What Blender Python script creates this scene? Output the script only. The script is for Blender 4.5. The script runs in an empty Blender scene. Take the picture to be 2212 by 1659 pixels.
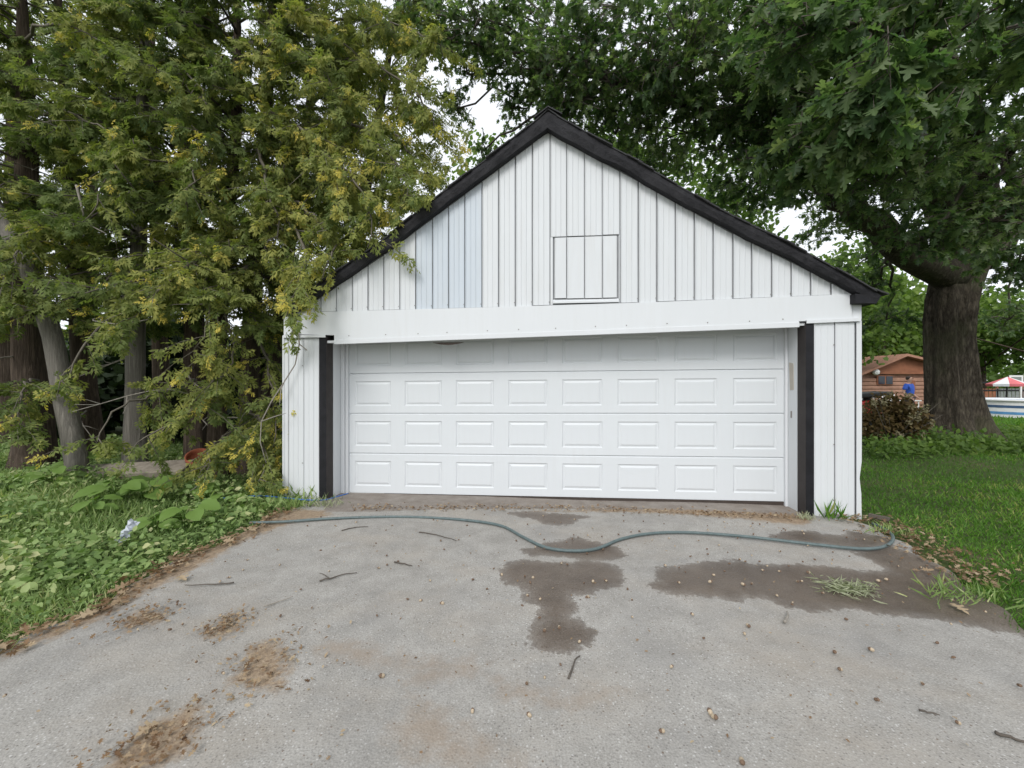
import bpy, math, random
import numpy as np
from mathutils import Vector, Matrix

random.seed(7)
RNG = np.random.default_rng(7)
SC = bpy.context.scene
COL = SC.collection

# ------------------------------------------------------------------ camera
F, CX, CY, CAMH = 900.0, 1106.0, 829.5, 1.45      # measuring frame 2212 x 1659
cam_data = bpy.data.cameras.new('camera')
cam_data.sensor_width = 36.0
cam_data.lens = 36.0 * F / 2212.0
cam_data.clip_start = 0.05
cam_data.clip_end = 2000.0
cam = bpy.data.objects.new('camera', cam_data)
cam.location = (0, 0, CAMH)
cam.rotation_euler = (math.radians(90), 0, 0)
COL.objects.link(cam)
SC.camera = cam

# ------------------------------------------------------------------ world and sun
SUN_ELEV, SUN_AZ = math.radians(40), math.radians(198)   # azimuth from +Y clockwise: behind the camera, to the left
world = bpy.data.worlds.new('World')
SC.world = world
world.use_nodes = True
wn, wl = world.node_tree.nodes, world.node_tree.links
wn.clear()
w_out = wn.new('ShaderNodeOutputWorld')
w_bg = wn.new('ShaderNodeBackground')
w_sky = wn.new('ShaderNodeTexSky')
w_sky.sky_type = 'NISHITA'
w_sky.sun_disc = False
w_sky.sun_elevation = SUN_ELEV
w_sky.sun_rotation = SUN_AZ
w_sky.air_density = 1.0
w_sky.dust_density = 1.0
w_hsv = wn.new('ShaderNodeHueSaturation')
w_hsv.inputs['Saturation'].default_value = 0.30       # bright overcast: grey-white cloud cover
wl.new(w_sky.outputs[0], w_hsv.inputs['Color'])
w_tc = wn.new('ShaderNodeTexCoord')
w_ns = wn.new('ShaderNodeTexNoise'); w_ns.inputs['Scale'].default_value = 2.2; w_ns.inputs['Detail'].default_value = 6.0
wl.new(w_tc.outputs['Generated'], w_ns.inputs['Vector'])
w_rp = wn.new('ShaderNodeValToRGB')
w_rp.color_ramp.elements[0].position = 0.25; w_rp.color_ramp.elements[0].color = (0.55, 0.55, 0.55, 1)
w_rp.color_ramp.elements[1].position = 0.75; w_rp.color_ramp.elements[1].color = (0.95, 0.95, 0.95, 1)
wl.new(w_ns.outputs[0], w_rp.inputs[0])
w_mx = wn.new('ShaderNodeMix'); w_mx.data_type = 'RGBA'
wl.new(w_rp.outputs[0], w_mx.inputs[0])
wl.new(w_hsv.outputs[0], w_mx.inputs[6])
w_mx.inputs[7].default_value = (6.2, 6.45, 6.8, 1)    # cloud cover, same order of brightness as the clear sky
wl.new(w_mx.outputs[2], w_bg.inputs['Color'])
w_bg.inputs['Strength'].default_value = 0.15
wl.new(w_bg.outputs[0], w_out.inputs['Surface'])

sun_data = bpy.data.lights.new('sun', 'SUN')
sun_data.energy = 1.5
sun_data.angle = math.radians(24)
sun_data.color = (1.0, 0.975, 0.945)
sun = bpy.data.objects.new('sun', sun_data)
sd = Vector((math.sin(SUN_AZ) * math.cos(SUN_ELEV), math.cos(SUN_AZ) * math.cos(SUN_ELEV), math.sin(SUN_ELEV)))
sun.rotation_euler = (-sd).to_track_quat('-Z', 'Y').to_euler()
sun.location = sd * 30
COL.objects.link(sun)

SC.view_settings.view_transform = 'Standard'
SC.view_settings.look = 'None'
SC.view_settings.gamma = 1.0
SC.view_settings.use_curve_mapping = False
SC.view_settings.exposure = 0.36
SC.cycles.max_bounces = 6
SC.cycles.diffuse_bounces = 3
SC.cycles.glossy_bounces = 2
SC.cycles.transmission_bounces = 4
SC.cycles.transparent_max_bounces = 8
SC.cycles.use_denoising = True

# ------------------------------------------------------------------ measuring helpers
def ray(px, py):
    return np.array([(px - CX) / F, 1.0, (CY - py) / F])
def at(px, py, Y):
    r = ray(px, py)
    return np.array([r[0] * Y, Y, CAMH + r[2] * Y])
def gnd(px, py, z=0.0):
    r = ray(px, py)
    t = (z - CAMH) / r[2]
    return np.array([r[0] * t, t, z])

def sstep(a, b, x):
    t = np.clip((np.asarray(x, float) - a) / (b - a), 0, 1)
    return t * t * (3 - 2 * t)

def ground_z(x, y):
    x = np.asarray(x, float); y = np.asarray(y, float)
    right = 0.16 * sstep(5.5, 9.5, x) * sstep(4.5, 8.0, y) * (1 - sstep(13, 17, y))
    left = 0.16 * sstep(3.4, 7.0, -x) * (1 - sstep(20, 30, y))
    bumps = 0.012 * np.sin(x * 2.1 + y * 1.3) + 0.01 * np.sin(x * 3.7 - y * 2.9)
    return -0.02 + right + left + bumps * (sstep(3.9, 4.6, x) + sstep(3.2, 3.9, -x))

# ------------------------------------------------------------------ mesh helpers
class MB:
    """collects tubes, boxes and sheets into one mesh"""
    def __init__(self):
        self.v, self.f, self.m, self.a, self.n = [], [], [], [], 0
    def add(self, verts, faces, mat=0, attr=0.0):
        verts = np.asarray(verts, float).reshape(-1, 3)
        self.v.append(verts)
        for fc in faces:
            self.f.append(tuple(int(i) + self.n for i in fc))
            self.m.append(mat)
        self.a.append(np.full(len(verts), attr))
        self.n += len(verts)
        return self
    def box(self, x0, x1, y0, y1, z0, z1, mat=0):
        v = [(x0, y0, z0), (x1, y0, z0), (x1, y1, z0), (x0, y1, z0), (x0, y0, z1), (x1, y0, z1), (x1, y1, z1), (x0, y1, z1)]
        return self.add(v, BOXF, mat)
    def tube(self, pts, rad, sides=6, mat=0, cap=True):
        pts = np.asarray(pts, float)
        n = len(pts)
        rad = np.broadcast_to(np.asarray(rad, float), (n,))
        tan = np.gradient(pts, axis=0)
        tan /= np.linalg.norm(tan, axis=1)[:, None] + 1e-9
        ref = np.array([0.0, 0.0, 1.0]) if abs(tan[0][2]) < 0.8 else np.array([1.0, 0.0, 0.0])
        V = []
        b1 = np.cross(tan[0], ref); b1 /= np.linalg.norm(b1) + 1e-9
        an = np.linspace(0, 2 * math.pi, sides, endpoint=False)
        for i in range(n):
            b1 = b1 - tan[i] * np.dot(b1, tan[i]); b1 /= np.linalg.norm(b1) + 1e-9
            b2 = np.cross(tan[i], b1)
            V.append(pts[i] + rad[i] * (np.cos(an)[:, None] * b1 + np.sin(an)[:, None] * b2))
        V = np.concatenate(V)
        Fc = []
        for i in range(n - 1):
            for k in range(sides):
                k2 = (k + 1) % sides
                Fc.append((i * sides + k, i * sides + k2, (i + 1) * sides + k2, (i + 1) * sides + k))
        if cap:
            Fc.append(tuple(range(sides))[::-1]); Fc.append(tuple((n - 1) * sides + k for k in range(sides)))
        return self.add(V, Fc, mat)
    def build(self, name, mats, parent=None, smooth=False):
        me = bpy.data.meshes.new(name)
        v = np.concatenate(self.v) if self.v else np.zeros((0, 3))
        me.from_pydata(v.tolist(), [], self.f)
        mats = mats if isinstance(mats, (list, tuple)) else [mats]
        for m in mats: me.materials.append(m)
        if len(mats) > 1: me.polygons.foreach_set('material_index', self.m)
        if smooth: me.polygons.foreach_set('use_smooth', [True] * len(me.polygons))
        me.update()
        return link(name, me, parent)
BOXF = [(0, 3, 2, 1), (4, 5, 6, 7), (0, 1, 5, 4), (1, 2, 6, 5), (2, 3, 7, 6), (3, 0, 4, 7)]

def link(name, me, parent=None):
    o = bpy.data.objects.new(name, me)
    COL.objects.link(o)
    if parent is not None: o.parent = parent
    return o
def empty(name, loc=(0, 0, 0), rz=0.0):
    o = bpy.data.objects.new(name, None)
    o.empty_display_size = 0.2
    COL.objects.link(o)
    o.location = [float(c) for c in loc]; o.rotation_euler = (0, 0, rz)
    return o
def tag(o, label=None, cat=None, group=None, kind=None):
    if label: o['label'] = label
    if cat: o['category'] = cat
    if group: o['group'] = group
    if kind: o['kind'] = kind
    return o
def bevel(o, w=0.004, seg=1):
    m = o.modifiers.new('bevel', 'BEVEL'); m.width = w; m.segments = seg; m.limit_method = 'ANGLE'
    return o

def scatter_mesh(name, template, pos, rot, scale, rnd, mat, parent=None, smooth=False):
    """one mesh made of N transformed copies of a small template (verts, faces of equal size lists)"""
    tv, tf = template
    tv = np.asarray(tv, float)
    N, K = len(pos), len(tv)
    V = np.einsum('nij,kj->nki', rot, tv) * np.asarray(scale).reshape(N, 1, 1) + np.asarray(pos)[:, None, :]
    V = V.reshape(-1, 3)
    loops, starts, totals = [], [], []
    base = np.concatenate([np.array(f) for f in tf])
    lens = np.array([len(f) for f in tf])
    L = (base[None, :] + (np.arange(N) * K)[:, None]).reshape(-1)
    tot = np.tile(lens, N)
    st = np.concatenate([[0], np.cumsum(tot)[:-1]])
    me = bpy.data.meshes.new(name)
    me.vertices.add(len(V)); me.vertices.foreach_set('co', V.reshape(-1).astype(np.float32))
    me.loops.add(len(L)); me.loops.foreach_set('vertex_index', L.astype(np.int32))
    me.polygons.add(len(tot))
    me.polygons.foreach_set('loop_start', st.astype(np.int32))
    me.polygons.foreach_set('loop_total', tot.astype(np.int32))
    if smooth: me.polygons.foreach_set('use_smooth', np.ones(len(tot), bool))
    at_ = me.attributes.new('rnd', 'FLOAT', 'POINT')
    at_.data.foreach_set('value', np.repeat(np.asarray(rnd), K).astype(np.float32))
    me.materials.append(mat)
    me.update(calc_edges=True)
    me.validate()
    return link(name, me, parent)

def norm(a):
    return a / (np.linalg.norm(a, axis=-1, keepdims=True) + 1e-9)
def frames(axis, up):
    """rotation matrices whose local +Y runs along axis and local +Z near up"""
    y = norm(axis)
    x = norm(np.cross(y, up)); z = np.cross(x, y)
    return np.stack([x, y, z], axis=-1)
def rvec(n, s=1.0):
    return RNG.normal(size=(n, 3)) * s

# ------------------------------------------------------------------ materials
def mat_new(name):
    m = bpy.data.materials.new(name); m.use_nodes = True
    nt = m.node_tree; nt.nodes.clear()
    out = nt.nodes.new('ShaderNodeOutputMaterial')
    return m, nt, out
def nd(nt, kind, **kw):
    n = nt.nodes.new(kind)
    for k, v in kw.items():
        if k.startswith('i_'): n.inputs[k[2:].replace('_', ' ')].default_value = v
        else: setattr(n, k, v)
    return n
def noise(nt, scale, detail=4.0, rough=0.55, vec=None, dim='3D'):
    n = nd(nt, 'ShaderNodeTexNoise', noise_dimensions=dim)
    n.inputs['Scale'].default_value = scale; n.inputs['Detail'].default_value = detail; n.inputs['Roughness'].default_value = rough
    if vec is not None: nt.links.new(vec, n.inputs['Vector'])
    return n
def ramp(nt, fac, stops):
    r = nt.nodes.new('ShaderNodeValToRGB')
    e = r.color_ramp.elements
    while len(e) < len(stops): e.new(0.5)
    for el, (p, c) in zip(e, stops):
        el.position = p; el.color = (c[0], c[1], c[2], 1) if not isinstance(c, (int, float)) else (c, c, c, 1)
    nt.links.new(fac, r.inputs[0])
    return r
def mixc(nt, fac, a, b, mode='MIX'):
    m = nd(nt, 'ShaderNodeMix', data_type='RGBA', blend_type=mode)
    for sock, val in ((m.inputs[0], fac), (m.inputs[6], a), (m.inputs[7], b)):
        if isinstance(val, (int, float)): sock.default_value = val
        elif isinstance(val, tuple): sock.default_value = (*val, 1) if len(val) == 3 else val
        else: nt.links.new(val, sock)
    return m.outputs[2]
def math_(nt, op, a, b=None, clamp=False):
    m = nd(nt, 'ShaderNodeMath', operation=op, use_clamp=clamp)
    for s, v in ((m.inputs[0], a), (m.inputs[1], b)):
        if v is None: continue
        if isinstance(v, (int, float)): s.default_value = v
        else: nt.links.new(v, s)
    return m.outputs[0]
def bump(nt, height, strength=0.3, dist=0.01):
    b = nd(nt, 'ShaderNodeBump'); b.inputs['Strength'].default_value = strength; b.inputs['Distance'].default_value = dist
    nt.links.new(height, b.inputs['Height'])
    return b.outputs[0]
def coords(nt, scale=(1, 1, 1), rot=(0, 0, 0), which='Object'):
    tc = nt.nodes.new('ShaderNodeTexCoord'); mp = nt.nodes.new('ShaderNodeMapping')
    mp.inputs['Scale'].default_value = scale; mp.inputs['Rotation'].default_value = rot
    nt.links.new(tc.outputs[which], mp.inputs['Vector'])
    return mp.outputs[0]
def princ(nt, out, col, rough=0.7, normal=None, spec=0.5, metal=0.0):
    p = nt.nodes.new('ShaderNodeBsdfPrincipled')
    for nm, v in (('Base Color', col), ('Roughness', rough), ('Metallic', metal), ('Specular IOR Level', spec)):
        s = p.inputs[nm]
        if isinstance(v, tuple): s.default_value = (*v, 1)
        elif isinstance(v, (int, float)): s.default_value = v
        else: nt.links.new(v, s)
    if normal is not None: nt.links.new(normal, p.inputs['Normal'])
    nt.links.new(p.outputs[0], out.inputs[0])
    return p

def simple(name, col, rough=0.7, var=0.12, scale=6.0, bump_s=0.0, bump_scale=60.0, spec=0.4, metal=0.0):
    m, nt, out = mat_new(name)
    v = coords(nt)
    n = noise(nt, scale, 5, 0.6, v)
    lo = tuple(c * (1 - var) for c in col); hi = tuple(min(1, c * (1 + var)) for c in col)
    r = ramp(nt, n.outputs[0], [(0.3, lo), (0.7, hi)])
    nrm = None
    if bump_s > 0:
        nrm = bump(nt, noise(nt, bump_scale, 5, 0.65, v).outputs[0], bump_s, 0.01)
    princ(nt, out, r.outputs[0], rough, nrm, spec, metal)
    return m

def leaf_mat(name, stops, trans=0.35, rough=0.55, spec=0.3):
    m, nt, out = mat_new(name)
    a = nd(nt, 'ShaderNodeAttribute', attribute_name='rnd')
    v = coords(nt)
    n = noise(nt, 1.3, 2, 0.5, v)
    f = math_(nt, 'ADD', a.outputs['Fac'], math_(nt, 'MULTIPLY', math_(nt, 'SUBTRACT', n.outputs[0], 0.5), 0.25))
    r = ramp(nt, f, stops)
    p = nt.nodes.new('ShaderNodeBsdfPrincipled')
    p.inputs['Roughness'].default_value = rough; p.inputs['Specular IOR Level'].default_value = spec
    nt.links.new(r.outputs[0], p.inputs['Base Color'])
    t = nt.nodes.new('ShaderNodeBsdfTranslucent')
    tcol = mixc(nt, 1.0, r.outputs[0], (1.0, 1.15, 0.55), 'MULTIPLY')
    nt.links.new(tcol, t.inputs['Color'])
    mx = nt.nodes.new('ShaderNodeMixShader'); mx.inputs[0].default_value = trans
    nt.links.new(p.outputs[0], mx.inputs[1]); nt.links.new(t.outputs[0], mx.inputs[2])
    nt.links.new(mx.outputs[0], out.inputs[0])
    return m

def painted(name, col, grime=(0.45, 0.43, 0.38), amount=0.25, rough=0.5, streak=True):
    """weathered white sheet metal / painted board: faint vertical runs and blotches of dirt"""
    m, nt, out = mat_new(name)
    v1 = coords(nt, (9, 9, 0.7)); v2 = coords(nt)
    n1 = noise(nt, 2.0, 5, 0.6, v1); n2 = noise(nt, 1.1, 5, 0.6, v2); n3 = noise(nt, 26, 4, 0.7, v2)
    f = math_(nt, 'MULTIPLY', ramp(nt, n1.outputs[0], [(0.45, 0.0), (0.8, 1.0)]).outputs[0], ramp(nt, n2.outputs[0], [(0.35, 0.0), (0.75, 1.0)]).outputs[0])
    f2 = ramp(nt, n3.outputs[0], [(0.66, 0.0), (0.78, 1.0)]).outputs[0]
    f = math_(nt, 'ADD', math_(nt, 'MULTIPLY', f, amount), math_(nt, 'MULTIPLY', f2, amount * 0.3), True)
    c0 = ramp(nt, n2.outputs[0], [(0.3, tuple(c * 0.965 for c in col)), (0.7, col)]).outputs[0]
    c = mixc(nt, f, c0, grime)
    nrm = bump(nt, noise(nt, 3.0, 3, 0.5, v2).outputs[0], 0.08, 0.02)
    princ(nt, out, c, rough, nrm, 0.35)
    return m

def bark_mat(name, dark, light, sx=7.0, sz=1.2, strength=0.8, moss=None):
    m, nt, out = mat_new(name)
    v = coords(nt, (sx, sx, sz))
    n1 = noise(nt, 1.5, 8, 0.66, v); n2 = noise(nt, 4.0, 6, 0.7, v); n3 = noise(nt, 0.5, 3, 0.5, coords(nt))
    rid = math_(nt, 'MULTIPLY', math_(nt, 'ABSOLUTE', math_(nt, 'SUBTRACT', n1.outputs[0], 0.5)), 4.0, True)
    h = math_(nt, 'ADD', math_(nt, 'MULTIPLY', rid, 0.55), math_(nt, 'MULTIPLY', n2.outputs[0], 0.55))
    hc = math_(nt, 'ADD', h, math_(nt, 'MULTIPLY', math_(nt, 'SUBTRACT', n3.outputs[0], 0.5), 0.5))
    c = ramp(nt, hc, [(0.15, dark), (0.85, light)]).outputs[0]
    if moss:
        n4 = noise(nt, 0.9, 4, 0.6, coords(nt))
        c = mixc(nt, ramp(nt, n4.outputs[0], [(0.5, 0.0), (0.7, 0.5)]).outputs[0], c, moss)
    princ(nt, out, c, 0.95, bump(nt, h, strength, 0.03), 0.1)
    return m

M = {}
M['white_metal'] = painted('white_metal', (0.645, 0.665, 0.68), amount=0.36)
M['white_board'] = painted('white_board', (0.66, 0.68, 0.695), amount=0.22)
M['white_blue_reflect'] = painted('white_blue_reflect', (0.54, 0.59, 0.64), amount=0.45)  # bluish reflection on four gable strips, painted into their base colour
M['door_white'] = painted('door_white', (0.645, 0.672, 0.69), amount=0.16, rough=0.42)
M['seam'] = simple('seam_boarding', (0.30, 0.31, 0.32), 0.9)
M['black_paint'] = simple('black_paint', (0.012, 0.012, 0.0145), 0.65, 0.35, 9, 0.3, 40, 0.25)
M['brown_paint'] = simple('brown_paint', (0.038, 0.032, 0.03), 0.75, 0.2, 9, 0.2, 40)
M['shingle'] = simple('asphalt_shingle', (0.045, 0.045, 0.047), 0.92, 0.4, 60, 0.6, 220)
M['raw_wood'] = simple('raw_wood', (0.30, 0.26, 0.21), 0.85, 0.25, 14, 0.3, 60)
M['rubber'] = simple('rubber_seal', (0.055, 0.042, 0.035), 0.85, 0.2)
M['screw'] = simple('screw_metal', (0.25, 0.23, 0.21), 0.5, 0.2, 5, 0, 60, 0.5, 0.4)
M['tape'] = simple('brown_tape', (0.46, 0.42, 0.36), 0.6, 0.1)
M['hose'] = simple('hose_rubber', (0.10, 0.135, 0.135), 0.5, 0.2, 30, 0.1, 200)
M['blue_cord'] = simple('blue_cord', (0.03, 0.13, 0.42), 0.5, 0.15)
M['bark_oak'] = bark_mat('bark_oak', (0.016, 0.013, 0.010), (0.150, 0.128, 0.098), 6.5, 1.6, 1.0, (0.065, 0.075, 0.035))
M['bark_cedar'] = bark_mat('bark_cedar', (0.040, 0.030, 0.024), (0.20, 0.155, 0.12), 14.0, 0.7, 0.8)
M['bark_grey'] = bark_mat('bark_grey', (0.13, 0.12, 0.105), (0.36, 0.33, 0.29), 14.0, 0.7, 0.7)
M['dead_twig'] = simple('dead_twig', (0.27, 0.245, 0.21), 0.85, 0.25, 20)
M['bough_twig'] = simple('bough_twig', (0.13, 0.115, 0.09), 0.85, 0.25, 20)
M['dark_twig'] = simple('dark_twig', (0.10, 0.085, 0.07), 0.85, 0.25, 20)
M['oak_leaf'] = leaf_mat('oak_leaf', [(0.0, (0.048, 0.092, 0.040)), (0.4, (0.098, 0.165, 0.066)), (0.75, (0.19, 0.255, 0.115)), (1.0, (0.30, 0.36, 0.18))], 0.56, 0.45, 0.45)
M['cedar_leaf'] = leaf_mat('cedar_leaf', [(0.0, (0.068, 0.112, 0.040)), (0.4, (0.175, 0.220, 0.072)), (0.68, (0.320, 0.335, 0.100)), (0.86, (0.46, 0.42, 0.115)), (1.0, (0.64, 0.53, 0.12))], 0.45, 0.7, 0.15)
M['far_leaf'] = leaf_mat('far_leaf', [(0.0, (0.055, 0.10, 0.028)), (0.5, (0.13, 0.21, 0.05)), (1.0, (0.24, 0.33, 0.085))], 0.48, 0.6, 0.2)
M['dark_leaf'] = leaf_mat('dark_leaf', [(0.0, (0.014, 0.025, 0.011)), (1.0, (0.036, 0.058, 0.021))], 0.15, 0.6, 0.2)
M['grass'] = leaf_mat('grass_blade', [(0.0, (0.050, 0.135, 0.016)), (0.6, (0.105, 0.235, 0.028)), (0.9, (0.18, 0.30, 0.05)), (1.0, (0.34, 0.34, 0.12))], 0.35, 0.55, 0.3)
M['weed'] = leaf_mat('weed_leaf', [(0.0, (0.105, 0.18, 0.055)), (0.5, (0.22, 0.32, 0.105)), (0.85, (0.34, 0.43, 0.17)), (1.0, (0.52, 0.52, 0.27))], 0.35, 0.55, 0.3)
M['big_leaf'] = leaf_mat('big_leaf', [(0.0, (0.13, 0.23, 0.05)), (1.0, (0.24, 0.36, 0.09))], 0.4, 0.5, 0.3)
M['dead_leaf'] = leaf_mat('dead_leaf', [(0.0, (0.10, 0.055, 0.03)), (0.5, (0.22, 0.14, 0.08)), (1.0, (0.42, 0.33, 0.22))], 0.15, 0.8, 0.15)
M['shrub_leaf'] = leaf_mat('shrub_leaf', [(0.0, (0.05, 0.035, 0.018)), (0.5, (0.11, 0.075, 0.03)), (0.85, (0.15, 0.12, 0.05)), (1.0, (0.30, 0.27, 0.18))], 0.25, 0.7, 0.15)
M['dry_grass'] = leaf_mat('dry_grass', [(0.0, (0.22, 0.25, 0.14)), (1.0, (0.44, 0.46, 0.32))], 0.25, 0.7, 0.15)
M['acorn_nut'] = simple('acorn_nut', (0.46, 0.37, 0.26), 0.45, 0.3, 30)
M['acorn_cap'] = simple('acorn_cap', (0.16, 0.105, 0.07), 0.85, 0.3, 80)

def driveway_mat():
    m, nt, out = mat_new('old_asphalt')
    v = coords(nt)
    def A(n): return nd(nt, 'ShaderNodeAttribute', attribute_name=n).outputs['Fac']
    big = noise(nt, 0.55, 5, 0.6, v); mid = noise(nt, 5.0, 6, 0.65, v); fine = noise(nt, 120.0, 3, 0.7, v)
    edge = noise(nt, 11.0, 6, 0.68, v)
    vo = nd(nt, 'ShaderNodeTexVoronoi', feature='F1'); vo.inputs['Scale'].default_value = 80.0
    nt.links.new(v, vo.inputs['Vector'])
    vo2 = nd(nt, 'ShaderNodeTexVoronoi', feature='F1'); vo2.inputs['Scale'].default_value = 42.0
    nt.links.new(v, vo2.inputs['Vector'])
    base = ramp(nt, big.outputs[0], [(0.25, (0.272, 0.259, 0.238)), (0.75, (0.364, 0.348, 0.320))]).outputs[0]
    base = mixc(nt, 0.30, base, ramp(nt, mid.outputs[0], [(0.3, 0.15), (0.7, 0.85)]).outputs[0], 'SOFT_LIGHT')
    base = mixc(nt, 0.55, base, ramp(nt, fine.outputs[0], [(0.25, 0.1), (0.75, 0.9)]).outputs[0], 'SOFT_LIGHT')
    tan = ramp(nt, noise(nt, 0.9, 6, 0.62, coords(nt, (1, 1.6, 1))).outputs[0], [(0.48, 0.0), (0.68, 0.55)]).outputs[0]
    base = mixc(nt, tan, base, (0.345, 0.305, 0.255))
    gry = ramp(nt, noise(nt, 1.4, 6, 0.6, coords(nt, (1.3, 1, 1))).outputs[0], [(0.5, 0.0), (0.7, 0.45)]).outputs[0]
    base = mixc(nt, gry, base, (0.235, 0.23, 0.222))
    # stones in the tar: one in several is pale or dark
    stone = math_(nt, 'MULTIPLY', ramp(nt, vo.outputs['Distance'], [(0.25, 1.0), (0.42, 0.0)]).outputs[0], ramp(nt, big.outputs[0], [(0.42, 0.35), (0.6, 1.0)]).outputs[0])
    sepr = nd(nt, 'ShaderNodeSeparateColor'); nt.links.new(vo.outputs['Color'], sepr.inputs[0])
    pale = math_(nt, 'MULTIPLY', stone, ramp(nt, sepr.outputs[0], [(0.76, 0.0), (0.84, 0.72)]).outputs[0])
    darks = math_(nt, 'MULTIPLY', stone, ramp(nt, sepr.outputs[1], [(0.70, 0.0), (0.80, 0.75)]).outputs[0])
    base = mixc(nt, pale, base, (0.60, 0.59, 0.57))
    base = mixc(nt, darks, base, (0.13, 0.12, 0.11))
    sep2 = nd(nt, 'ShaderNodeSeparateColor'); nt.links.new(vo2.outputs['Color'], sep2.inputs[0])
    crumbs = math_(nt, 'MULTIPLY', ramp(nt, vo2.outputs['Distance'], [(0.12, 1.0), (0.26, 0.0)]).outputs[0], ramp(nt, sep2.outputs[0], [(0.90, 0.0), (0.93, 0.9)]).outputs[0])
    base = mixc(nt, crumbs, base, (0.15, 0.11, 0.08))
    def mask(attr, amp, lo, hi):
        d = math_(nt, 'ADD', A(attr), math_(nt, 'MULTIPLY', math_(nt, 'SUBTRACT', edge.outputs[0], 0.5), amp))
        return ramp(nt, d, [(lo, 0.0), (hi, 1.0)]).outputs[0], d
    faint, _ = mask('faint', 0.7, 0.40, 0.70)
    base = mixc(nt, math_(nt, 'MULTIPLY', faint, 0.62), base, (0.275, 0.215, 0.160))
    apron, _ = mask('apron', 0.25, 0.46, 0.54)
    base = mixc(nt, math_(nt, 'MULTIPLY', apron, 0.7), base, ramp(nt, mid.outputs[0], [(0.3, (0.15, 0.115, 0.09)), (0.7, (0.26, 0.225, 0.195))]).outputs[0])
    dirt, _ = mask('dirt', 0.75, 0.44, 0.68)
    dcol = ramp(nt, noise(nt, 45, 5, 0.75, v).outputs[0], [(0.3, (0.15, 0.10, 0.062)), (0.55, (0.31, 0.225, 0.145)), (0.75, (0.46, 0.365, 0.25))]).outputs[0]
    base = mixc(nt, math_(nt, 'MULTIPLY', dirt, 0.88), base, dcol)
    e2 = noise(nt, 34.0, 5, 0.7, v)
    wd = math_(nt, 'ADD', A('wet'), math_(nt, 'ADD', math_(nt, 'MULTIPLY', math_(nt, 'SUBTRACT', edge.outputs[0], 0.5), 0.8), math_(nt, 'MULTIPLY', math_(nt, 'SUBTRACT', e2.outputs[0], 0.5), 0.45)))
    wet = ramp(nt, wd, [(0.44, 0.0), (0.50, 0.62), (0.66, 0.85), (0.95, 1.0)]).outputs[0]
    wvar = ramp(nt, noise(nt, 1.6, 4, 0.6, v).outputs[0], [(0.3, (0.27, 0.215, 0.178)), (0.7, (0.47, 0.40, 0.345))]).outputs[0]
    wcol = mixc(nt, 1.0, base, wvar, 'MULTIPLY')
    base = mixc(nt, wet, base, wcol)
    rough = math_(nt, 'SUBTRACT', 0.93, math_(nt, 'MULTIPLY', wet, 0.50))
    h = math_(nt, 'ADD', math_(nt, 'MULTIPLY', fine.outputs[0], 0.5), math_(nt, 'MULTIPLY', ramp(nt, vo.outputs['Distance'], [(0.0, 1.0), (0.6, 0.0)]).outputs[0], 0.6))
    princ(nt, out, base, rough, bump(nt, h, 0.45, 0.006), 0.3)
    return m
M['driveway'] = driveway_mat()

def soil_mat():
    m, nt, out = mat_new('soil_and_turf')
    v = coords(nt)
    n1 = noise(nt, 0.9, 5, 0.6, v); n2 = noise(nt, 14, 6, 0.7, v)
    c = ramp(nt, n1.outputs[0], [(0.3, (0.045, 0.060, 0.020)), (0.55, (0.060, 0.085, 0.026)), (0.75, (0.095, 0.080, 0.045))]).outputs[0]
    c = mixc(nt, 0.6, c, ramp(nt, n2.outputs[0], [(0.3, 0.2), (0.7, 0.8)]).outputs[0], 'OVERLAY')
    princ(nt, out, c, 0.95, bump(nt, n2.outputs[0], 0.6, 0.03), 0.15)
    return m
M['soil'] = soil_mat()

# ================================================================== GROUND
def build_ground():
    fx = np.arange(-16, 26.01, 0.35); fy = np.arange(-6, 26.01, 0.35)
    far = np.array([32, 45, 70, 120, 220, 500.])
    X = np.concatenate([-far[::-1], fx, far[1:]]); Y = np.concatenate([-far[::-1], fy, far])
    gx, gy = np.meshgrid(X, Y)
    gz = ground_z(gx, gy) - 0.012
    v = np.stack([gx, gy, gz], -1).reshape(-1, 3)
    nx, ny = len(X), len(Y)
    f = [(j * nx + i, j * nx + i + 1, (j + 1) * nx + i + 1, (j + 1) * nx + i) for j in range(ny - 1) for i in range(nx - 1)]
    mb = MB(); mb.add(v, f)
    o = mb.build('ground', M['soil'], None, True)
    tag(o, 'soil and turf ground around the driveway and garage', kind='structure')
build_ground()

def poly_px(pts, ox=0.0, oy=0.0, s=1.0):
    return np.array([gnd(ox + s * x, oy + s * y)[:2] for x, y in pts])
def sd_poly(P, poly):
    """signed distance, positive inside"""
    n = len(poly); d = np.full(len(P), 1e9); inside = np.zeros(len(P), bool)
    for i in range(n):
        a, b = poly[i], poly[(i + 1) % n]
        e = b - a; w = P - a
        t = np.clip((w @ e) / (e @ e + 1e-12), 0, 1)
        d = np.minimum(d, np.linalg.norm(w - t[:, None] * e, axis=1))
        c = ((a[1] <= P[:, 1]) != (b[1] <= P[:, 1]))
        xi = a[0] + (P[:, 1] - a[1]) / (b[1] - a[1] + 1e-12) * e[0]
        inside ^= c & (P[:, 0] < xi)
    return np.where(inside, d, -d)

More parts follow.
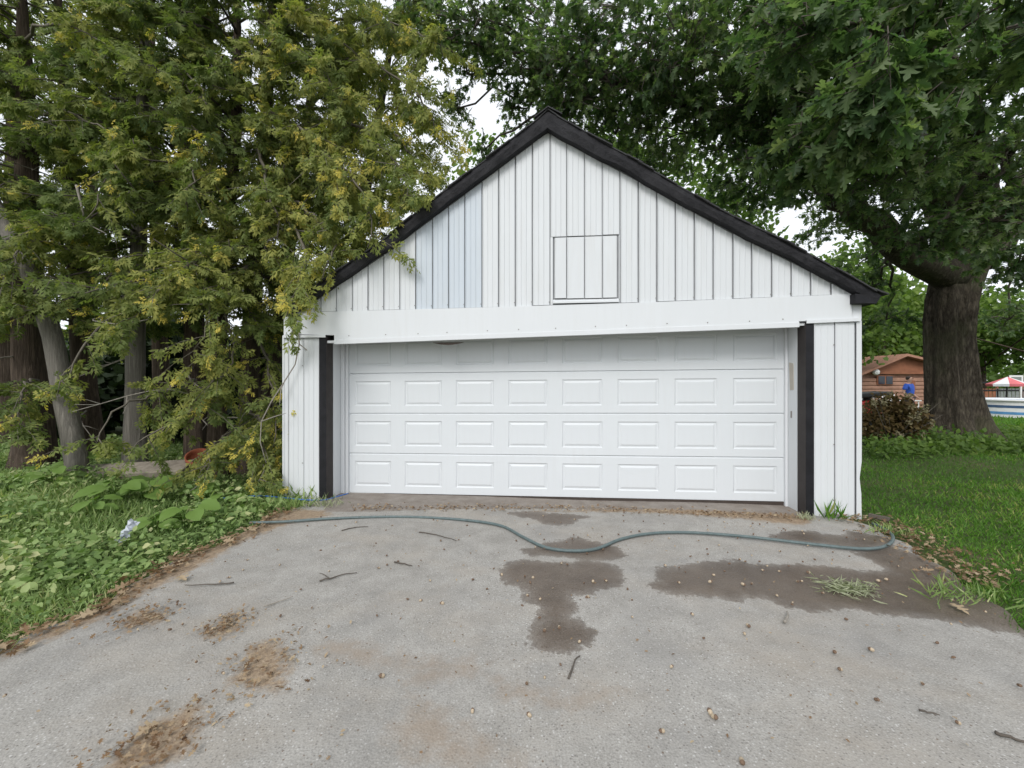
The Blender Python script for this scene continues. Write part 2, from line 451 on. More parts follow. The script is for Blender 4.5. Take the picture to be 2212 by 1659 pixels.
S_ = 0.36008
WET = [
 poly_px([(985,470),(1030,430),(1110,408),(1200,415),(1290,425),(1350,420),(1410,430),(1470,400),(1560,415),(1640,430),(1700,460),(1735,500),(1730,540),(1680,575),(1590,590),(1520,620),(1420,625),(1430,660),(1450,700),(1420,760),(1480,790),(1560,830),(1570,870),(1530,920),(1460,950),(1380,970),(1290,985),(1220,970),(1170,920),(1160,870),(1180,810),(1220,770),(1215,700),(1190,680),(1110,660),(1130,610),(1110,580),(1020,560),(985,520)], 725.4, 1061.6, S_),
 poly_px([(1090,345),(1200,335),(1240,310),(1300,300),(1360,290),(1410,270),(1470,280),(1560,300),(1630,315),(1690,335),(1750,375),(1720,400),(1640,412),(1540,417),(1460,402),(1400,395),(1330,390),(1260,380),(1180,390),(1130,370)], 725.4, 1061.6, S_),
 poly_px([(1020,125),(1130,115),(1300,125),(1420,130),(1530,145),(1450,165),(1430,190),(1330,200),(1240,185),(1180,155),(1100,150)], 725.4, 1061.6, S_),
 poly_px([(-125,575),(-65,530),(-70,460),(10,450),(80,435),(200,415),(330,405),(430,405),(520,430),(700,425),(850,430),(1000,440),(1150,465),(1320,470),(1250,430),(1180,390),(1090,350),(1200,335),(1350,320),(1480,370),(1600,420),(1760,500),(2000,600),(2300,720),(2500,830),(2300,870),(2133,850),(1950,820),(1750,780),(1500,745),(1300,730),(1200,710),(1000,690),(930,710),(800,700),(680,675),(620,640),(540,625),(470,625),(420,650),(300,630),(150,620),(0,605)], 1443.9, 1061.6, S_),
 poly_px([(600,260),(680,235),(780,225),(880,235),(930,250),(1060,255),(1090,230),(1200,250),(1330,270),(1350,320),(1200,340),(1060,330),(950,310),(830,300),(720,290),(620,275)], 1443.9, 1061.6, S_)]
DIRT = [
 poly_px([(1390,720),(1430,800),(1380,870),(1220,860),(1320,780)], 0, 1061.6, S_),
 poly_px([(1500,920),(1600,870),(1700,900),(1740,1000),(1740,1130),(1690,1200),(1560,1190),(1430,1170),(1340,1160),(1400,1080)], 0, 1061.6, S_),
 poly_px([(480,1659),(640,1600),(740,1500),(870,1370),(1010,1330),(1120,1270),(1230,1260),(1200,1400),(1190,1500),(1100,1600),(950,1659),(800,1720),(500,1740)], 0, 1061.6, S_),
 poly_px([(730,840),(720,760),(850,700),(980,690),(1010,750),(900,800)], 0, 1061.6, S_),
 poly_px([(0,1400),(0,1425),(120,1372),(240,1322),(330,1270),(430,1225),(540,1160),(640,1125),(720,1112),(700,1100),(600,1095),(520,1135),(400,1195),(260,1268),(150,1335)]),
 poly_px([(1150,1103),(1350,1105),(1500,1112),(1620,1122),(1740,1133),(1760,1118),(1700,1108),(1500,1100),(1300,1096)])]
FAINT = [
 poly_px([(0,900),(120,890),(300,960),(520,1010),(760,1010),(900,1050),(860,1110),(640,1120),(430,1190),(420,1170),(500,1100),(250,1040),(60,1030),(-100,990),(-160,930)], 725.4, 1061.6, S_),
 poly_px([(950,1130),(1200,1190),(1450,1230),(1700,1170),(1600,1260),(1300,1300),(1000,1230)], 725.4, 1061.6, S_),
 poly_px([(500,1240),(900,1500),(1250,1659),(600,1659),(300,1500)], 725.4, 1061.6, S_)]
APRON = [poly_px([(735,1064),(900,1067),(1300,1074),(1697,1083),(1757,1116),(1745,1130),(1600,1113),(1400,1101),(1200,1096),(950,1101),(800,1106),(700,1104),(700,1080)])]

DL = np.array([[-9, -4.2], [-2, -3.1], [0.5, -2.9], [1.6, -2.82], [2.3, -2.80], [3.0, -2.78], [3.9, -2.72], [4.5, -2.62], [5.05, -2.55], [5.9, -2.5]])
DR = np.array([[-9, 4.0], [0, 3.3], [1.5, 3.05], [2.4, 3.05], [2.9, 3.2], [3.4, 3.5], [3.85, 3.62], [4.4, 3.62], [5.9, 3.62]])
def drive_left(y):  return np.interp(y, DL[:, 0], DL[:, 1]) + 0.05 * np.sin(y * 5.1) + 0.03 * np.sin(y * 11.7 + 1)
def drive_right(y): return np.interp(y, DR[:, 0], DR[:, 1]) + 0.04 * np.sin(y * 4.3 + 2) + 0.03 * np.sin(y * 12.1)
def build_driveway():
    Y = np.concatenate([np.arange(-8, 0.8, 0.4), np.arange(0.8, 5.7, 0.035)])
    n = 190
    t = np.linspace(0, 1, n)
    L, R = drive_left(Y), drive_right(Y)
    gx = L[:, None] + (R - L)[:, None] * t[None]
    gy = np.repeat(Y[:, None], n, 1)
    gz = 0.012 * (1 - np.abs(2 * t[None] - 1) ** 6) - 0.016 + 0.006 * np.sin(gx * 1.1 + gy * 0.7) + 0.004 * np.sin(gx * 2.3 - gy * 1.9)
    gz = gz + 0 * gx
    v = np.stack([gx, gy, gz], -1).reshape(-1, 3)
    m = len(Y)
    f = [(j * n + i, j * n + i + 1, (j + 1) * n + i + 1, (j + 1) * n + i) for j in range(m - 1) for i in range(n - 1)]
    mb = MB(); mb.add(v, f)
    o = mb.build('driveway', M['driveway'], None, True)
    P = v[:, :2]
    for nm, polys, w in (('wet', WET, 0.25), ('dirt', DIRT, 0.35), ('faint', FAINT, 0.5), ('apron', APRON, 0.3)):
        d = np.max([sd_poly(P, q) for q in polys], axis=0)
        a = o.data.attributes.new(nm, 'FLOAT', 'POINT')
        a.data.foreach_set('value', np.clip(0.5 + d / w, 0, 1).astype(np.float32))
    tag(o, 'old grey asphalt driveway with dark damp patches in front of the garage', kind='structure')
build_driveway()

# ================================================================== GARAGE
PSI = math.atan2(0.58, 5.458)
GO = np.array([-2.168, 5.59, 0.0])
EU = np.array([math.cos(PSI), -math.sin(PSI), 0]); EW = np.array([math.sin(PSI), math.cos(PSI), 0])
WF = -0.38                               # front wall plane, measured from the door plane
CAMP = np.array([0, 0, CAMH])
def uz(px, py, w=WF):
    """garage coordinates (along the wall, up) of a photographed point on the plane at depth w"""
    r = ray(px, py)
    t = (w - np.dot(CAMP - GO, EW)) / np.dot(r, EW)
    p = CAMP + r * t - GO
    return float(np.dot(p, EU)), float(p[2])
garage = empty('garage', GO, -PSI)
tag(garage, 'white metal-clad garage with steep black-edged gable roof and wide panelled door', 'garage')

def line_z(pts):
    a = np.array(sorted(pts))
    return lambda u: float(np.interp(u, a[:, 0], a[:, 1]))
WR = WF - 0.11                            # plane of the rake boards' front face
RAKE_T_L = [uz(x, y, WR) for x, y in [(1184,238),(1023,364),(900,457),(823,522),(690,610),(606,664)]]
RAKE_B_L = [uz(x, y, WR) for x, y in [(1182,275),(1033,387),(895,490),(844,530),(721,613),(628,676)]]
RAKE_T_R = [uz(x, y, WR) for x, y in [(1184,238),(1358,337),(1542,445),(1709,527),(1854,606),(1905,636)]]
RAKE_B_R = [uz(x, y, WR) for x, y in [(1182,275),(1377,379),(1577,490),(1750,575),(1841,624),(1885,650)]]
top_fn = line_z(RAKE_B_L[1:] + [RAKE_B_L[0]] + RAKE_B_R[1:])
rtop_fn = line_z(RAKE_T_L + RAKE_T_R[1:])
sid_fn = line_z([uz(x, y) for x, y in [(637,675),(1042,664),(1400,653),(1839,635)]])
U_L, U_R = uz(612, 900)[0], uz(1859, 900)[0]
U_PEAK = uz(1184, 240, WR)[0]

# --- plain carcass behind the cladding
DEPTH = 6.6
def carcass():
    mb = MB(); mb.box(U_L + 0.02, U_L + 0.12, WF + 0.05, DEPTH, -0.05, 2.35); mb.build('side_wall', M['white_metal'], garage)
    mb = MB(); mb.box(U_R - 0.12, U_R - 0.02, WF + 0.05, DEPTH, -0.05, 2.32); mb.build('side_wall', M['white_metal'], garage)
    zb = 2.2
    mb = MB(); mb.add([(U_L + 0.12, DEPTH - 0.1, -0.05), (U_R - 0.12, DEPTH - 0.1, -0.05), (U_R - 0.12, DEPTH - 0.1, zb), (U_PEAK, DEPTH - 0.1, 4.35), (U_L + 0.12, DEPTH - 0.1, zb)], [(0, 1, 2, 3, 4)])
    mb.build('back_wall', M['white_metal'], garage)
    # dark boarding behind the front sheets: what shows in the seams
    us = np.linspace(U_L + 0.03, U_R - 0.03, 60)
    v, f = [], []
    for u in us:
        zt = top_fn(u) + 0.04
        v += [(u, WF + 0.022, min(2.24, zt - 0.01)), (u, WF + 0.022, zt)]
    for i in range(len(us) - 1): f.append((2 * i, 2 * i + 2, 2 * i + 3, 2 * i + 1))
    MB().add(v, f).build('gable_boarding', M['seam'], garage)
    mb = MB(); mb.box(U_L + 0.03, uz(690, 900)[0] - 0.01, WF + 0.02, WF + 0.045, -0.05, 2.0)
    mb.build('pillar_boarding', M['seam'], garage)
    mb = MB(); mb.box(uz(1757, 900)[0] + 0.01, U_R - 0.03, WF + 0.02, WF + 0.045, -0.05, 2.1)
    mb.build('pillar_boarding', M['seam'], garage)
carcass()

def strip(name, u0, u1, zb0, zb1, ztop, gap=0.010, w=WF, seed=0, tilt=0.0, mat='white_metal', ribs=True):
    """one folded metal siding strip: flat pan, two shallow ribs, returned edges"""
    a, b = u0 + gap / 2, u1 - gap / 2
    W = b - a
    prof = [(0, 0.018), (0, -0.003), (0.035, -0.007), (0.07, 0.0)]
    if ribs: prof += [(0.30, 0.0005), (0.33, -0.004), (0.36, 0.0005), (0.62, 0.001), (0.65, -0.0035), (0.68, 0.001)]
    prof += [(0.93, 0.0015), (0.965, 0.002), (1.0, 0.004), (1.0, 0.018)]
    r = random.Random(seed)
    dz = r.uniform(-0.004, 0.004); dw = r.uniform(-0.003, 0.002)
    v, f = [], []
    for t, d in prof:
        u = a + W * t
        zt = ztop(u)
        zb = zb0 + (zb1 - zb0) * t
        zt = max(zt, zb + 0.01)
        for q in range(3):
            z = zb + dz + (zt - zb - dz) * q / 2
            v.append((u + tilt * (z - zb), w + d + dw + (0.0015 * r.uniform(-1, 1) if q == 1 else 0), z))
    n = len(prof)
    for i in range(n - 1):
        for q in range(2):
            f.append((i * 3 + q, (i + 1) * 3 + q, (i + 1) * 3 + q + 1, i * 3 + q + 1))
    return MB().add(v, f).build(name, M[mat], garage)

SEAMS = [637, 659, 693, 727, 761, 795, 829, 863.5, 898, 934, 969, 1004, 1041, 1077, 1113.5, 1150, 1188.5, 1224, 1262.5, 1301, 1339, 1379, 1419, 1459, 1500, 1541, 1583, 1624, 1667, 1709, 1751, 1795, 1839]
su = [uz(x, 658)[0] for x in SEAMS]
HX0, HX1 = uz(1195, 580)[0], uz(1335.5, 580)[0]
HZ1, HZ0 = uz(1262, 511)[1], uz(1262, 646)[1]
HFL = uz(1262, 655)[1]
for i in range(len(su) - 1):
    a, b = su[i], su[i + 1]
    mid = (a + b) / 2
    if 1188 < SEAMS[i] + 1 and SEAMS[i] < 1330:          # strips over the hatch stop above it
        strip('siding_strip', a, b, HZ1 + 0.012, HZ1 + 0.012, top_fn, seed=i)
    else:
        strip('siding_strip', a, b, sid_fn(a) + 0.002, sid_fn(b) + 0.002, top_fn, seed=i, mat='white_blue_reflect' if 8 <= i <= 11 else 'white_metal', gap=0.013 + 0.007 * random.random())
# hatch door in the gable: three strips in a thin frame, with a flashing lip below
hs = [HX0 + 0.012] + su[17:20] + [HX1 - 0.012]
for i in range(4):
    strip('hatch_strip', hs[i], hs[i + 1], HZ0 + 0.012, HZ0 + 0.012, lambda u: HZ1 - 0.004, gap=0.010, w=WF - 0.006, seed=70 + i, ribs=False)
mb = MB(); mb.box(su[16] + 0.003, HX0 - 0.004, WF - 0.004, WF + 0.018, sid_fn(HX0) + 0.004, HZ1 + 0.006); mb.build('hatch_trim', M['white_metal'], garage)
mb = MB(); mb.box(HX1 + 0.006, su[20] - 0.004, WF - 0.004, WF + 0.018, sid_fn(HX1) + 0.004, HZ1 + 0.006); mb.build('hatch_trim', M['white_metal'], garage)
mb = MB(); mb.add([(HX0 - 0.002, WF + 0.015, HZ0 + 0.004), (HX1 + 0.004, WF + 0.015, HZ0 + 0.004), (HX1 + 0.004, WF - 0.03, HFL + 0.022), (HX0 - 0.002, WF - 0.03, HFL + 0.022),
                   (HX1 + 0.004, WF - 0.03, HFL), (HX0 - 0.002, WF - 0.03, HFL)], [(0, 3, 2, 1), (3, 5, 4, 2)])
mb.build('hatch_sill', M['white_board'], garage)

# header board over the door, stepped down between the posts
WH = WF - 0.02
def plate(name, px_pts, w, thick, mat, parent=garage):
    p = [uz(x, y, w) for x, y in px_pts]
    n = len(p)
    v = [(u, w, z) for u, z in p] + [(u, w + thick, z) for u, z in p]
    f = [tuple(range(n))] + [tuple(range(2 * n - 1, n - 1, -1))] + [(i, i + n, (i + 1) % n + n, (i + 1) % n) for i in range(n)]
    return MB().add(v, f).build(name, mat, parent)
plate('header_board', [(637,675),(1042,664),(1400,653),(1839,635),(1841,690),(1726,694),(1726,697),(722,734),(722,724),(640,722)], WH, 0.04, M['white_board'])
# folded drip flashing along the header's lower edge
def flashing(name, pa, pb, h, w, out_=0.012):
    (ua, za), (ub, zb) = uz(*pa, w), uz(*pb, w)
    n = 14; v, f = [], []
    r = random.Random(int(pa[0]))
    for i in range(n + 1):
        t = i / n; u = ua + (ub - ua) * t; z = za + (zb - za) * t
        j = r.uniform(-0.003, 0.003)
        v += [(u, w + 0.01, z + h + 0.006), (u, w - out_ + j, z + h), (u, w - out_ + j, z), (u, w + 0.03, z - 0.002)]
    for i in range(n):
        for k in range(3): f.append((4 * i + k, 4 * i + 4 + k, 4 * i + 5 + k, 4 * i + 1 + k))
    return MB().add(v, f).build(name, M['white_board'], garage)
flashing('drip_flashing', (722, 743.5), (1726, 706.5), 0.052, WH - 0.002, 0.005)
flashing('cap_flashing', (613, 730), (705, 729), 0.03, WF - 0.014, 0.02)
flashing('cap_flashing', (1740, 699), (1857, 694), 0.035, WF - 0.014, 0.02)
plate('corner_cover', [(1841,652),(1861,648),(1861,690),(1841,691)], WF - 0.004, 0.05, M['white_board'])
plate('corner_cover', [(613,682),(637,678),(637,722),(613,724)], WF - 0.004, 0.05, M['white_board'])

# pillars beside the door
def pillar(edges, ybot, ytop, tilt=0.0):
    for i in range(len(edges) - 1):
        (ua, za), (ub, _) = uz(edges[i], ybot), uz(edges[i + 1], ybot)
        zt = uz(edges[i], ytop)[1]
        strip('siding_strip', ua, ub, za, za, lambda u, zt=zt: zt, seed=40 + int(edges[i]), tilt=tilt, ribs=(edges[i + 1] - edges[i] > 28))
pillar([612, 623, 656, 690], 1078, 731)
pillar([1757, 1803, 1847], 1121, 697)
# corner trim on the right, kicked in at its foot
(uc0, zc0), (uc1, zc1) = uz(1848, 1122), uz(1860, 1122)
zct = uz(1855, 693)[1]
v = []
for z, k in ((zc0 - 0.01, 0.0), (0.25, -0.004), (0.42, -0.022), (0.6, 0.0), (1.2, 0.002), (zct, 0.0)):
    v += [(uc0 + 0.004, WF - 0.008, z), (uc1 + k, WF - 0.010, z), (uc1 + k, WF + 0.12, z)]
f = [(3 * i + k, 3 * i + 1 + k, 3 * i + 4 + k, 3 * i + 3 + k) for i in range(5) for k in range(2)]
MB().add(v, f).build('corner_trim', M['white_metal'], garage)
v = []
ua0 = uz(611, 900)[0]
for z in (-0.02, 1.0, uz(615, 725)[1]):
    v += [(ua0 + 0.02, WF - 0.008, z), (ua0, WF - 0.010, z), (ua0, WF + 0.12, z)]
f = [(3 * i + 1 + k, 3 * i + k, 3 * i + 3 + k, 3 * i + 4 + k) for i in range(2) for k in range(2)]
MB().add(v, f).build('corner_trim', M['white_metal'], garage)

# black posts at the corners of the opening: dark front face, browner return
def post(x_out, x_in, ytop, ybot, side):
    ua, ub = uz(x_out, 900)[0], uz(x_in, 900)[0]
    zt = uz((x_out + x_in) / 2, ytop)[1]; zb = uz((x_out + x_in) / 2, ybot)[1] - 0.03
    lo, hi = min(ua, ub), max(ua, ub)
    mb = MB()
    v = [(lo, WF - 0.012, zb), (hi, WF - 0.012, zb), (hi, WF + 0.15, zb), (lo, WF + 0.15, zb), (lo, WF - 0.012, zt), (hi, WF - 0.012, zt), (hi, WF + 0.15, zt), (lo, WF + 0.15, zt)]
    mb.add(v, BOXF)
    mb.m = [0, 0, 0, 1 if side < 0 else 0, 0, 1 if side > 0 else 0]
    o = mb.build('corner_post', [M['black_paint'], M['brown_paint']], garage)
    bevel(o, 0.006, 2)
    return lo, hi
pl = post(690, 706, 722, 1082, -1)
pr = post(1757, 1739, 695, 1120, 1)
# white jambs running back from the posts to the door
OPN_L, OPN_R = pl[1], pr[0]
ZT = 2.25
mb = MB(); mb.box(OPN_L - 0.05, OPN_L, WF + 0.152, 0.06, -0.03, ZT); mb.build('jamb', M['white_board'], garage)
mb = MB(); mb.box(OPN_R, OPN_R + 0.05, WF + 0.152, 0.06, -0.03, ZT); mb.build('jamb', M['white_board'], garage)
mb = MB()
mb.box(OPN_L + 0.001, OPN_L + 0.055, -0.05, 0.05, -0.02, ZT); mb.box(OPN_L + 0.055, OPN_L + 0.075, -0.03, 0.05, -0.02, ZT); mb.box(OPN_L + 0.075, OPN_L + 0.10, -0.045, 0.05, -0.02, ZT)
bevel(mb.build('door_stop', M['white_board'], garage), 0.004)
mb = MB(); mb.box(OPN_R - 0.03, OPN_R - 0.001, -0.04, 0.05, -0.02, ZT); bevel(mb.build('door_stop', M['white_board'], garage), 0.004)
(hu0, hz0), (hu1, hz1) = uz(722, 742, WH), uz(1726, 705, WH)
def hz_at(u): return hz0 + (hz1 - hz0) * (u - hu0) / (hu1 - hu0) + 0.012
sa, sb = OPN_L - 0.02, OPN_R + 0.02
mb = MB(); mb.add([(sa, WF + 0.01, hz_at(sa)), (sb, WF + 0.01, hz_at(sb)), (sb, 0.05, hz_at(sb) + 0.02), (sa, 0.05, hz_at(sa) + 0.02), (sa, WF + 0.01, hz_at(sa) + 0.03), (sb, WF + 0.01, hz_at(sb) + 0.03), (sb, 0.05, hz_at(sb) + 0.05), (sa, 0.05, hz_at(sa) + 0.05)], BOXF)
mb.build('soffit', M['white_board'], garage)
# a strip of brown tape and a scratch on the right jamb
def on_jamb(px, py):       # point on the right return: u = OPN_R
    r = ray(px, py); t = (OPN_R - np.dot(CAMP - GO, EU)) / np.dot(r, EU); p = CAMP + r * t - GO
    return float(np.dot(p, EW)), float(p[2])
for nm, c, mt in (('tape_patch', [(1705,783),(1714,785),(1715,842),(1707,843)], 'tape'), ('latch_mark', [(1708,888),(1711,888),(1711,903),(1708,902)], 'screw')):
    p = [on_jamb(*q) for q in c]
    mb = MB(); mb.add([(OPN_R - 0.003, min(max(w, WF + 0.16), -0.045), z) for w, z in p] + [(OPN_R - 0.0002, min(max(w, WF + 0.16), -0.045), z) for w, z in p], [(0, 1, 2, 3), (4, 7, 6, 5), (0, 4, 5, 1), (1, 5, 6, 2), (2, 6, 7, 3), (3, 7, 4, 0)])
    mb.build(nm, M[mt], garage)

# --- the sectional door: four sections, eight pressed panels in each
D0, D1 = OPN_L + 0.085, OPN_R - 0.012
SH = 0.533
TILT = 0.0075
def panel_mesh(pw, ph):
    """pressed panel: sunk margin, raised field; returned at origin (centre), facing -Y"""
    rings = [(pw, ph, 0.0), (pw - 0.024, ph - 0.024, 0.009), (pw - 0.044, ph - 0.044, 0.0095), (pw - 0.085, ph - 0.085, 0.0015), (pw - 0.10, ph - 0.10, 0.001)]
    v, f = [], []
    for a, b, d in rings:
        v += [(-a / 2, d, -b / 2), (a / 2, d, -b / 2), (a / 2, d, b / 2), (-a / 2, d, b / 2)]
    for i in range(len(rings) - 1):
        for k in range(4):
            k2 = (k + 1) % 4
            f.append((4 * i + k, 4 * i + k2, 4 * i + 4 + k2, 4 * i + 4 + k))
    n = 4 * (len(rings) - 1)
    f.append((n, n + 1, n + 2, n + 3))
    me = bpy.data.meshes.new('raised_panel'); me.from_pydata(v, [], f); me.materials.append(M['door_white']); me.update()
    return me
PW, PH = 0.50, 0.33
pmesh = panel_mesh(PW, PH)
pitch = (D1 - D0) / 8
shear = Matrix.Identity(4)
for row in range(4):
    z0, z1 = row * SH + 0.004 - 0.012, (row + 1) * SH - 0.004 - 0.012
    zc = (z0 + z1) / 2
    xs = [D0]
    for k in range(8):
        c = D0 + (k + 0.5) * pitch
        xs += [c - PW / 2, c + PW / 2]
    xs.append(D1)
    zs = [z0 + 0.004, zc - PH / 2, zc + PH / 2, z1 - 0.012]
    mb = MB()
    V = [(x, 0.0, z + TILT * (x - D0)) for z in zs for x in xs]
    nx = len(xs); Fc = []
    for j in range(3):
        for i in range(nx - 1):
            if j == 1 and i % 2 == 1: continue
            Fc.append((j * nx + i, j * nx + i + 1, (j + 1) * nx + i + 1, (j + 1) * nx + i))
    mb.add(V, Fc)
    # rolled tongue-and-groove edges along the joints
    t0, t1 = TILT * 0, TILT * (D1 - D0)
    mb.add([(D0, 0, z1 - 0.012), (D1, 0, z1 - 0.012 + t1), (D1, 0.010, z1 - 0.004 + t1), (D0, 0.010, z1 - 0.004), (D0, 0.014, z1 + 0.006), (D1, 0.014, z1 + 0.006 + t1)], [(0, 1, 2, 3), (3, 2, 5, 4)])
    mb.add([(D0, 0, z0 + 0.004), (D1, 0, z0 + 0.004 + t1), (D1, 0.012, z0 + t1), (D0, 0.012, z0)], [(0, 3, 2, 1)])
    sec = mb.build('door_section', M['door_white'], garage)
    for k in range(8):
        c = D0 + (k + 0.5) * pitch
        p = link('raised_panel', pmesh, sec)
        p.location = (c, 0.0, zc + TILT * (c - D0))
        p.rotation_euler = (0, -math.atan(TILT), 0)
mb = MB(); t1 = TILT * (D1 - D0)
mb.add([(D0, -0.006, -0.035), (D1, -0.006, -0.03), (D1, 0.03, -0.03), (D0, 0.03, -0.035), (D0, -0.006, -0.008), (D1, -0.006, -0.008 + t1), (D1, 0.03, -0.008 + t1), (D0, 0.03, -0.008)], BOXF)
mb.build('bottom_seal', M['rubber'], garage)
# dark crescent standing in for the shade in the gap at the damaged seal
a, b = uz(935, 742, WF + 0.02), uz(1003, 741, WF + 0.02)
v = []
for i in range(9):
    t = i / 8; u = a[0] + (b[0] - a[0]) * t; zt = a[1] + 0.012 + (b[1] - a[1]) * t
    s_ = math.sin(math.pi * t) * 0.03
    v += [(u, WF + 0.02, zt), (u, WF + 0.018, zt - 0.004 - s_)]
MB().add(v, [(2 * i, 2 * i + 1, 2 * i + 3, 2 * i + 2) for i in range(8)]).build('seal_gap_shade', M['rubber'], garage)

# --- screws
def screw_mesh():
    v, f = [], []
    for k in range(6):
        a_ = k * math.pi / 3
        v += [(0.007 * math.cos(a_), 0, 0.007 * math.sin(a_)), (0.005 * math.cos(a_), -0.005, 0.005 * math.sin(a_))]
    f = [(2 * k, 2 * ((k + 1) % 6), 2 * ((k + 1) % 6) + 1, 2 * k + 1) for k in range(6)] + [tuple(2 * k + 1 for k in range(6))]
    me = bpy.data.meshes.new('screw'); me.from_pydata(v, [], f); me.materials.append(M['screw']); me.update(); return me
smesh = screw_mesh()
hb = line_z([uz(722, 733, WH), uz(1726, 696, WH)])
for k in range(13):
    u = uz(760, 730, WH)[0] + k * 0.42 + random.uniform(-0.06, 0.06)
    if u < uz(1715, 700, WH)[0]:
        o = link('screw', smesh, garage); o.location = (u, WH - 0.001, hb(u) + 0.035 + random.uniform(-0.004, 0.008))
for i in range(1, len(su) - 1):
    if su[i] < su[2]: continue
    o = link('screw', smesh, garage); o.location = (su[i] - 0.012, WF - 0.006, sid_fn(su[i]) + 0.035 + random.uniform(-0.005, 0.012)); o.scale = (0.8, 1, 0.8)
for x, y in ((1803, 745), (1803, 960), (1803, 1080), (656, 790), (656, 1000)):
    u, z = uz(x, y); o = link('screw', smesh, garage); o.location = (u - 0.012, WF - 0.007, z)

# --- roof
def rake(name, T, B, w, thick, mat):
    n = 22
    u0, u1 = T[0][0], T[-1][0]
    tf, bf = line_z(T), line_z(B)
    v = []
    r = random.Random(int(abs(u1) * 100))
    for i in range(n + 1):
        t = i / n
        ut = T[0][0] + (T[-1][0] - T[0][0]) * t; ub = B[0][0] + (B[-1][0] - B[0][0]) * t
        zt, zb = tf(ut) - 0.012 + r.uniform(-0.008, 0.006), bf(ub) + r.uniform(-0.014, 0.014)
        zm = zt * 0.55 + zb * 0.45
        v += [(ut, w, zt), ((ut + ub) / 2, w - 0.008 + r.uniform(-0.010, 0.010), zm), (ub, w + 0.006, zb), (ub, w + thick, zb), (ut, w + thick, zt)]
    f = []
    for i in range(n):
        for k in range(5):
            k2 = (k + 1) % 5
            f.append((5 * i + k, 5 * i + 5 + k, 5 * i + 5 + k2, 5 * i + k2))
    f += [tuple(range(5)), tuple(5 * n + k for k in range(5))[::-1]]
    o = MB().add(v, f).build(name, mat, garage)
    return o
def tar_mat():
    m, nt, out = mat_new('tarred_board')
    v = coords(nt); v2 = coords(nt, (3, 3, 3), (0, 0.65, 0))
    n1 = noise(nt, 3.0, 6, 0.7, v2); n2 = noise(nt, 40, 5, 0.75, v); n3 = noise(nt, 9, 4, 0.6, v)
    c = ramp(nt, n1.outputs[0], [(0.3, (0.008, 0.008, 0.010)), (0.7, (0.028, 0.027, 0.030))]).outputs[0]
    c = mixc(nt, ramp(nt, n2.outputs[0], [(0.68, 0.0), (0.76, 0.8)]).outputs[0], c, (0.16, 0.155, 0.15))
    princ(nt, out, c, 0.7, bump(nt, math_(nt, 'ADD', n3.outputs[0], math_(nt, 'MULTIPLY', n2.outputs[0], 0.4)), 0.7, 0.03), 0.25)
    return m
M['tar'] = tar_mat()
rake('rake_board', RAKE_T_L, RAKE_B_L, WR, 0.10, M['tar'])
rake('rake_board', RAKE_T_R, RAKE_B_R, WR, 0.10, M['tar'])
def roof_side(T, name):
    T = sorted(T, key=lambda p: -p[1])
    v, f = [], []
    for u, z in T:
        v += [(u, WR + 0.03, z - 0.005), (u, DEPTH + 0.25, z - 0.005), (u, WR + 0.03, z - 0.05), (u, DEPTH + 0.25, z - 0.05)]
    for i in range(len(T) - 1):
        a_, b_ = 4 * i, 4 * i + 4
        f += [(a_, b_, b_ + 1, a_ + 1), (a_ + 2, a_ + 3, b_ + 3, b_ + 2), (a_ + 1, b_ + 1, b_ + 3, a_ + 3), (a_, a_ + 2, b_ + 2, b_)]
    f.append((len(v) - 4, len(v) - 2, len(v) - 1, len(v) - 3))
    return MB().add(v, f).build(name, M['shingle'], garage)
roofs = [roof_side(RAKE_T_L, 'roof'), roof_side(RAKE_T_R, 'roof')]
# overlapping shingle ends along the verge
for roof_o, T in zip(roofs, (RAKE_T_L, RAKE_T_R)):
    tf = line_z(T)
    ue = T[-1][0]; u = T[0][0]; sgn = 1 if ue > u else -1
    k = 0
    r = random.Random(5)
    while (ue - u) * sgn > 0.02:
        L = 0.115 + r.uniform(-0.012, 0.012)
        ua, ub = u - sgn * 0.02, u + sgn * (L + 0.03)
        za, zb = tf(ua) - 0.012, tf(ub) + 0.0
        if sgn * (ua - T[0][0]) < 0: ua, za = T[0][0], tf(T[0][0]) + 0.006
        j = r.uniform(-0.016, 0.018); sag = r.uniform(0, 0.014)
        w0, w1 = WR - 0.022 + j, WR + 0.28
        v = [(ua, w0, za - 0.003), (ub, w0, zb - 0.004 - sag), (ub, w1, zb), (ua, w1, za), (ua, w0, za + 0.012), (ub, w0, zb + 0.012 - sag), (ub, w1, zb + 0.016), (ua, w1, za + 0.014)]
        MB().add(v, BOXF).build('shingle', M['shingle'], roof_o)
        u += sgn * L; k += 1
    # ridge caps
for k in range(4):
    w0 = WR - 0.03 + k * 0.22; zr = RAKE_T_L[0][1] + 0.012
    v = [(U_PEAK - 0.16, w0, zr - 0.105), (U_PEAK, w0, zr + 0.004 + 0.004 * (k == 0)), (U_PEAK + 0.16, w0, zr - 0.085), (U_PEAK + 0.16, w0 + 0.27, zr - 0.09), (U_PEAK, w0 + 0.27, zr - 0.006), (U_PEAK - 0.16, w0 + 0.27, zr - 0.11)]
    v2 = [(x, y, z + 0.014) for x, y, z in v]
    MB().add(v + v2, [(6, 7, 10, 11), (7, 8, 9, 10), (0, 1, 7, 6), (1, 2, 8, 7), (0, 6, 11, 5), (2, 3, 9, 8), (3, 4, 10, 9), (4, 5, 11, 10)]).build('ridge_cap', M['shingle'], roofs[0])
